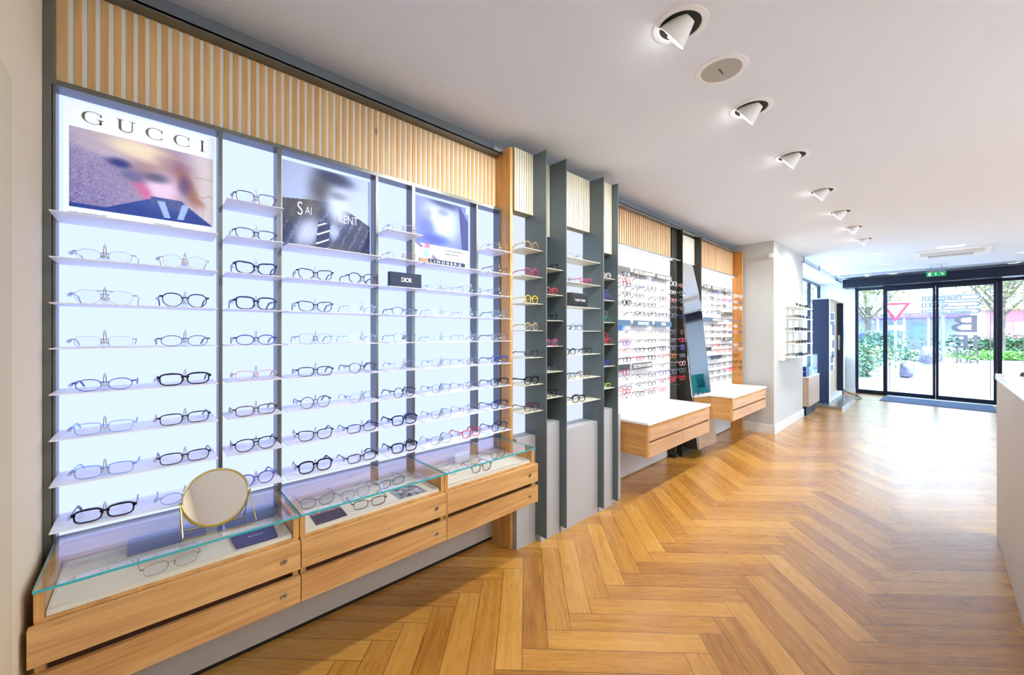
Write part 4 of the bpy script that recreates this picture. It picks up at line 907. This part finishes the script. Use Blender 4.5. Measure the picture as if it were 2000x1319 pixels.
# ceiling lamps added out of frame as unseen fill for the shop
FILL = [(.9, -.95), (2.6, -1.6), (4.4, -1.9), (6.2, -2.2), (2.2, -3.4), (5.2, -3.6), (8.0, -2.6)]
for i, (x, y) in enumerate(FILL):
    t = empty('ceiling_downlight', (x, y, CZ), 'added unseen fill lamp in the ceiling right of the frame', 'downlight', 'added fill lamps beyond the right frame edge')
    MB().lathe([(.0001, -.004), (.085, -.004)], 32, 0, Matrix.Translation((x, y, CZ))).build('diffuser', LAMPM, t); MB().lathe([(.085, -.006), (.11, -.003), (.112, 0)], 32, 0, Matrix.Translation((x, y, CZ))).build('trim_ring', WHITE, t)
    ld = bpy.data.lights.new('lamp', 'AREA'); ld.shape = 'DISK'; ld.size = .17; ld.energy = LIGHT['fill']; ld.color = (.93, .97, 1)
    lo = bpy.data.objects.new('lamp', ld); col.objects.link(lo); lo.parent = t; lo.location = (0, 0, -.008)
for i, (x, y, lb) in enumerate(((8.18, .58, 'nearest small flush downlight left of the air conditioner'), (9.57, .552, 'second small flush downlight left of the air conditioner'), (9.68, -.95, 'small flush downlight right of the air conditioner'), (11.0, -.95, 'small flush downlight by the dark header, right side'), (11.15, .56, 'small flush downlight nearest the header, left of exit sign'))):
    t = empty('ceiling_downlight', (x, y, CZ), lb, 'downlight'); T = Matrix.Translation((x, y, CZ)) @ Matrix.Diagonal((1, 1, 1, 1))
    MB().lathe([(.0001, -.004), (.07, -.004)], 28, 0, T).build('diffuser', mat('dim_glow', '#ffffff', .5, emit=(1, 1, 1, 1), es=1.2), t); MB().lathe([(.07, -.007), (.10, -.003), (.102, 0)], 28, 0, T).build('trim_ring', WHITE, t)
ac = empty('air_conditioner', (8.85, -.18, CZ), 'white ceiling cassette air conditioner with dark grille before the doors', 'air conditioner')
m = MB(); m.prism([(8.50, -.56), (8.50, .20), (9.19, .20), (9.19, -.56)], -.03, CZ, 'z'); m.build('panel', WHITE, ac, .004)
box('grey_intake', mat('intake_grey', '#c7bcb4', .6), 8.53, 8.86, -.50, .14, CZ-.034, CZ-.0305, ac); gm = MB().box(8.90, 9.10, -.40, .06, CZ-.034, CZ-.0305, 0)
for i in range(24): gm.box(8.90, 9.10, -.40+.0192*i, -.393+.0192*i, CZ-.038, CZ-.0335, 1)
for i in range(4): gm.box(8.90+.05*i, 8.908+.05*i, -.40, .06, CZ-.038, CZ-.0335, 1)
gm.build('grille', [mat('grille_dark', '#2a3038', .6), WHITE], ac)
tag(box('linear_light', LAMPM, 8.27, 8.31, -.29, -.045, CZ-.008, CZ), 'short bright linear lamp in the ceiling before the air conditioner', 'lamp')
tag(MB().box(10.72, 10.80, -.95, 1.35, CZ-.012, CZ).box(10.88, 10.93, -.95, 1.35, CZ-.012, CZ).build('air_slot', mat('slot_grey', '#a9b3c4', .5)), 'pair of long grey air slots in the ceiling before the header', 'air vent')
ex = empty('exit_sign', (10.4, -.035, 2.36), 'green emergency exit sign with white pictograms hanging before the doors', 'sign')
box('green_panel', GREEN, 10.4, 10.412, -.155, .088, 2.365, 2.445, ex); box('clear_top', ACRYL, 10.402, 10.41, -.15, .083, 2.445, 2.49, ex); box('housing', mat('housing_grey', '#7d8794', .4), 10.37, 10.44, -.165, .09, 2.49, 2.505, ex)
box('door_symbol', TXTW, 10.398, 10.3998, .03, .062, 2.377, 2.433, ex)
m = MB(); m.prism([(-.03, 2.38), (-.014, 2.400), (-.024, 2.400), (-.024, 2.432), (-.036, 2.432), (-.036, 2.400), (-.046, 2.400)], .0018, 10.398, 'x'); m.build('arrow_symbol', TXTW, ex); m = MB()
m.prism([(-.11, 2.38), (-.10, 2.405), (-.092, 2.418), (-.10, 2.425), (-.118, 2.415), (-.130, 2.40), (-.122, 2.395), (-.116, 2.38)], .0018, 10.398, 'x').prism([(-.092+.007*math.cos(i), 2.430+.006*math.sin(i)) for i in range(6)], .0018, 10.398, 'x')
m.build('running_figure', TXTW, ex); m = MB()
for y in (-.10, .03): m.tube([(10.405, y, 2.505), (10.405, y, CZ)], .004, 6)
m.build('hanger', METAL, ex)
for i, (x0, x1, y) in enumerate(((7.6, 8.9, 1.40), (10.66, 11.35, 1.40))):
    t = MB().tube([(x0, y, 2.47), (x1, y, 2.47)], .012, 8)
    for x in (x0+.03, x1-.03): t.tube([(x, y, 2.47), (x, y, CZ)], .006, 6)
    tag(t.build('curtain_rail', mat('rail_dark', '#3e4c5e', .3, .6), smooth=True), ('nearer', 'farther')[i]+' dark rail hanging from ceiling after the column', 'rail')
tag(MB().lathe([(.0001, -.055), (.03, -.05), (.045, -.02), (.05, 0)], 20, 0, Matrix.Translation((10.9, .93, CZ))).build('dome_camera', WHITE, smooth=True), 'small white dome camera on the ceiling near the header', 'camera')
# teal armchair reflected in the leaning mirror
t = empty('armchair', (10.9, -1.45, 0), 'teal upholstered tub chair standing opposite the leaning mirror', 'chair'); TE = mat('teal_fabric', '#1f7f80', .9)
m = MB(); pts = []
for i in range(15):
    q = R(-15+210*i/14); pts.append((10.9+.27*math.cos(q), -1.45-.27*math.sin(q)))
for i in range(14):
    (xa, ya), (xb, yb) = pts[i], pts[i+1]; f_ = .92; m.prism([(xa, ya), (xb, yb), (10.9+(xb-10.9)*.84, -1.45+(yb+1.45)*.84), (10.9+(xa-10.9)*.84, -1.45+(ya+1.45)*.84)], .47, .38, 'z')
m.build('backrest', TE, t); MB().lathe([(.0001, .47), (.2, .47), (.235, .45), (.235, .36), (.0001, .36)], 28, 0, Matrix.Translation((10.9, -1.45, 0))).build('seat', TE, t, smooth=True)
for sx in (-1, 1):
    for sy in (-1, 1): MB().tube([(10.9+.13*sx, -1.45+.13*sy, .36), (10.9+.2*sx, -1.45+.2*sy, 0)], [.014, .009], 8).build('leg', BLACK, t)
tag(box('wall_screen', mat('screen_black', '#0c1018', .2), 11.18, 11.25, -2.6, -1.8, 1.55, 1.85), 'dark screen on the blue-grey wall right of the entrance', 'screen')

# ================================================================== OUTSIDE
struct(MB().prism([(FX0+.36-FDX*30, -30), (120, -60), (140, 60), (FX0+.36+FDX*12, 12)], -.1, -.02, 'z').build('ground_forecourt', noisy('pale_paving', '#b4b6bf', '#a3a6b2', 1.2, .9)))
struct(MB().prism([(-6, -5.2), (9.9, -5.2), (7.5, -30), (-6, -30)], -.1, -.02, 'z').build('ground_sidewalk', mat('pale_paving2', '#d2d2d6', .9)))
KERB = MB().box(18.6, 18.75, -3, 1.6, -.02, .06); struct(KERB.build('trim_3', mat('kerb_grey', '#9aa0ad', .9)))
def leafy(name, cx, cy, z0, rx, ry, h, n, size, cols, label, cat, trunk=None, seed=1, group=None):
    t = empty(name, (cx, cy, 0), label, cat, group); r = random.Random(seed); mb = MB()
    cl = [(Vector((r.gauss(0, .42)*rx, r.gauss(0, .42)*ry, r.uniform(.15, .85)*h)), r.uniform(.25, .5)) for _ in range(max(6, n//130))]
    for i in range(n):
        c, s_ = cl[r.randrange(len(cl))]; p = c+Vector((r.gauss(0, 1)*rx*s_*.55, r.gauss(0, 1)*ry*s_*.55, r.gauss(0, 1)*h*s_*.38))
        p.z = min(max(p.z, .02), h*1.1); p += Vector((cx, cy, z0))
        a = Vector((r.uniform(-1, 1), r.uniform(-1, 1), r.uniform(-.6, .6))).normalized(); b = a.cross(Vector((r.uniform(-1, 1), r.uniform(-1, 1), 1))).normalized(); k = size*r.uniform(.6, 1.3)
        mb.add([p-a*k, p-b*k*.5, p+a*k, p+b*k*.5], [(0, 1, 2, 3)], r.randrange(len(cols)))
    ms = []
    for c_ in cols:
        m_ = mat('leaf_'+c_, c_, .6); m_.node_tree.nodes['Principled BSDF'].inputs['Subsurface Weight'].default_value = 0; ms.append(m_)
    mb.build('foliage', ms, t, fix=False)
    tm = MB()
    if trunk:
        H_ = z0+h*.55; tm.tube([(cx, cy, -.02), (cx+.05, cy-.03, H_*.5), (cx-.03, cy+.05, H_)], [trunk, trunk*.8, trunk*.4], 10)
        for k in range(9):
            q = k*2.4; tm.tube([(cx, cy, z0*.75+k*.12), (cx+math.cos(q)*rx*.5, cy+math.sin(q)*ry*.5, z0+h*(.2+.05*k)), (cx+math.cos(q+.3)*rx*.85, cy+math.sin(q+.3)*ry*.85, z0+h*(.35+.05*k))], [trunk*.4, trunk*.22, trunk*.08], 6)
        tm.build('trunk', mat('bark_grey', '#6f6962', .9), t, smooth=True)
    else:
        for k in range(7): q = k*.9; tm.tube([(cx+.1*math.cos(q), cy+.1*math.sin(q), -.02), (cx+rx*.4*math.cos(q), cy+ry*.4*math.sin(q), z0+h*.5)], [.02, .008], 5)
        tm.build('stems', mat('stem_brown', '#7a6a58', .9), t)
    return t
TR = ['#8d9462', '#7d8a50', '#aaa98a', '#978b5e', '#6f7a58']
leafy('bush', 16.6, 1.55, 0, .9, .68, 1.0, 2600, .055, ['#3f7a58', '#5a9070', '#93a89a', '#2d6145', '#b09a60'], 'flowering bush outside left of the sliding doors', 'bush', seed=3)
leafy('bush', 21, 1.75, 0, .8, .7, 1.0, 1500, .07, ['#23584a', '#3d7460', '#1c463a'], 'dark round bush seen through the leftmost pane', 'bush', seed=4)
leafy('bush', 27.3, 1.9, 0, 1.5, 1.2, 1.35, 3200, .085, ['#24603f', '#447c5a', '#7aa08a', '#1a4a36'], 'wide green bush behind the first rock outside', 'bush', seed=5)
leafy('hedge', 36, -3.0, 0, 1.2, 2.6, 1.2, 3800, .09, ['#1c683e', '#3a854f', '#134d33'], 'green hedge outside to the right of the doors', 'hedge', seed=6)
leafy('grass_clump', 32.2, -2.6, 0, 1.2, 2.6, .42, 3000, .09, ['#66ad4c', '#86bb62', '#4a983c'], 'bright green low planting before the hedge outside', 'plants', seed=7)
leafy('tree', 30.5, 2.6, 2.3, 2.4, 2.2, 4.2, 5200, .085, TR, 'tree with grey trunk outside behind the yield sign', 'tree', .16, 8)
leafy('tree', 34, -2.5, 2.6, 2.8, 2.8, 4.6, 5200, .10, TR, 'pale tree outside behind the arrow signs', 'tree', .17, 9)
leafy('tree', 29, -9.5, 2.4, 2.8, 2.8, 4.6, 4800, .10, TR, 'pale yellow-green tree outside at the far right', 'tree', .17, 10)
leafy('tree', 38, 5.6, 2.0, 2.6, 2.4, 5.0, 4200, .10, TR, 'pale tree seen through the leftmost pane outside', 'tree', .17, 12)
def rock(x, y, sx, sy, h, label, seed):
    r = random.Random(seed); me = MB(); bm = bmesh.new(); bmesh.ops.create_icosphere(bm, subdivisions=3, radius=1)
    k = [(Vector((r.gauss(0, 1), r.gauss(0, 1), r.gauss(0, 1))).normalized(), r.uniform(.55, .9)) for _ in range(14)]
    vs = []
    for v in bm.verts:
        p = v.co.copy()
        for d, t_ in k:
            q = p.dot(d)
            if q > t_: p -= d*(q-t_)
        vs.append((x+p.x*sx, y+p.y*sy, max(-.02, h*.45+p.z*h*.6)))
    me.add(vs, [tuple(v.index for v in f.verts) for f in bm.faces]); bm.free()
    tag(me.build('rock', noisy('rock_grey', '#7d7f98', '#4a4d66', 6, .9, .4)), label, 'rock')
rock(17.2, .55, .42, .26, .50, 'grey rock beside the flowering bush outside', 1)
rock(25.2, .15, .8, .45, .75, 'blue-grey rock in front of the wide bush outside', 2)
# road signs
ys = empty('yield_sign', (18, .85, 0), 'red and white triangular yield sign outside behind the door frame', 'road sign')
zc_, s_ = 2.13, .36; T1 = lambda k: [(.85-k*1.0*s_, zc_+k*.58*s_), (.85+k*1.0*s_, zc_+k*.58*s_), (.85, zc_-k*1.15*s_)]
MB().prism(T1(1), .02, 18, 'x').build('red_border', mat('sign_red', '#c8193f', .4), ys); MB().prism(T1(.66), .006, 17.993, 'x').build('white_field', TXTW, ys); MB().tube([(18.06, .85, 0), (18.06, .85, 2.4)], .03, 8).build('pole', CHROME, ys)
box('small_plate', TXTW, 17.99, 18.0, .68, 1.02, 1.46, 1.6, ys)
ds = empty('direction_signs', (27.5, -.3, 0), 'three white arrow-shaped direction signs on one grey post outside', 'road sign')
MB().tube([(27.5, -.3, -.02), (27.5, -.3, 3.3)], .07, 10).build('post', mat('post_grey', '#7d8696', .5, .3), ds)
SG = mat('sign_white', '#8f9bb2', .5)
for i, (zc_, s_) in enumerate(((3.0, 'ENTZHEIM'), (2.69, 'Mairie'), (2.37, 'Rue des Vosges'))):
    d = MB().prism([(.40, zc_-.12), (.40, zc_+.12), (-1.36, zc_+.12), (-1.52, zc_), (-1.36, zc_-.12)], .03, 27.38, 'x').build('arrow_panel', SG, ds)
    MB().ring([(.38, zc_-.105), (.38, zc_+.105), (-1.35, zc_+.105), (-1.49, zc_), (-1.35, zc_-.105)], [(.35, zc_-.078), (.35, zc_+.078), (-1.32, zc_+.078), (-1.43, zc_), (-1.32, zc_-.078)], .004, 27.374, 'x').build('panel_border', mat('border_slate', '#1c2840', .5), d)
    text_mesh('panel_lettering', s_, .17, (27.372, .30, zc_-.06), mat('border_slate'), d, (90, 0, -90), .001, width=(1.15, .75, 1.45)[i], align='LEFT')
# shelter, houses, van beyond the road
bs = empty('pavilion', (48, 2, 0), 'glazed pavilion with purple roof edge across the road', 'building')
box('roof', mat('roof_purple', '#6c55a8', .6), 46, 52, -1.9, 5.2, 2.62, 3.05, bs); box('wall', mat('pav_white', '#a9b4bc', .5), 50, 50.2, -1.6, 4.9, 0, 2.62, bs)
for y in (-1.7, .2, 1.6, 3.2, 4.8): box('post', TXTW, 46.2, 46.35, y, y+.12, 0, 2.62, bs)
for y in (.5, 2.2): box('window', mat('win_teal', '#8fb6b6', .2), 49.95, 50, y, y+.9, .8, 2.2, bs)
bh = empty('house', (62, -6, 0), 'pink rendered house behind the hedge across the road', 'building'); box('wall', mat('house_pink', '#b07078', .8), 60, 66, -9.5, -3.8, 0, 3.6, bh); box('roof', mat('roof_pink', '#c98a90', .8), 59.6, 66.4, -9.9, -3.4, 3.6, 4.2, bh); box('window', mat('win_pale', '#e9eef5', .3), 59.95, 60, -6.2, -5.2, 1.2, 2.4, bh)
vn = empty('van', (44, -6.4, 0), 'pale blue delivery van parked across the road, right side', 'van')
MB().prism([(-7.9, .35), (-5.0, .35), (-5.0, 1.5), (-5.4, 2.1), (-7.9, 2.15)], 1.8, 43, 'x').build('body', mat('van_teal', '#3c8ba3', .4), vn, .04)
box('panel', TXTW, 42.97, 43, -7.4, -6.2, .9, 1.7, vn)
for y in (-7.3, -5.6): MB().lathe([(.0001, -.1), (.32, -.1), (.32, .1), (.0001, .1)], 20, 0, Matrix.Translation((43.05, y, .32)) @ Matrix.Rotation(R(90), 4, 'Y')).build('wheel', BLACK, vn)
cr_ = empty('car', (38, 3.6, 0), 'dark blue parked car seen through the leftmost pane', 'car')
MB().prism([(1.6, .3), (5.6, .3), (5.6, .85), (4.9, .95), (4.3, 1.4), (2.9, 1.4), (2.2, .95), (1.6, .85)], 1.7, 40, 'x').build('body', mat('car_blue', '#46547e', .3, .3), cr_, .04)
for y in (2.3, 4.8): MB().lathe([(.0001, -.1), (.32, -.1), (.32, .1), (.0001, .1)], 20, 0, Matrix.Translation((40.05, y, .32)) @ Matrix.Rotation(R(90), 4, 'Y')).build('wheel', BLACK, cr_)
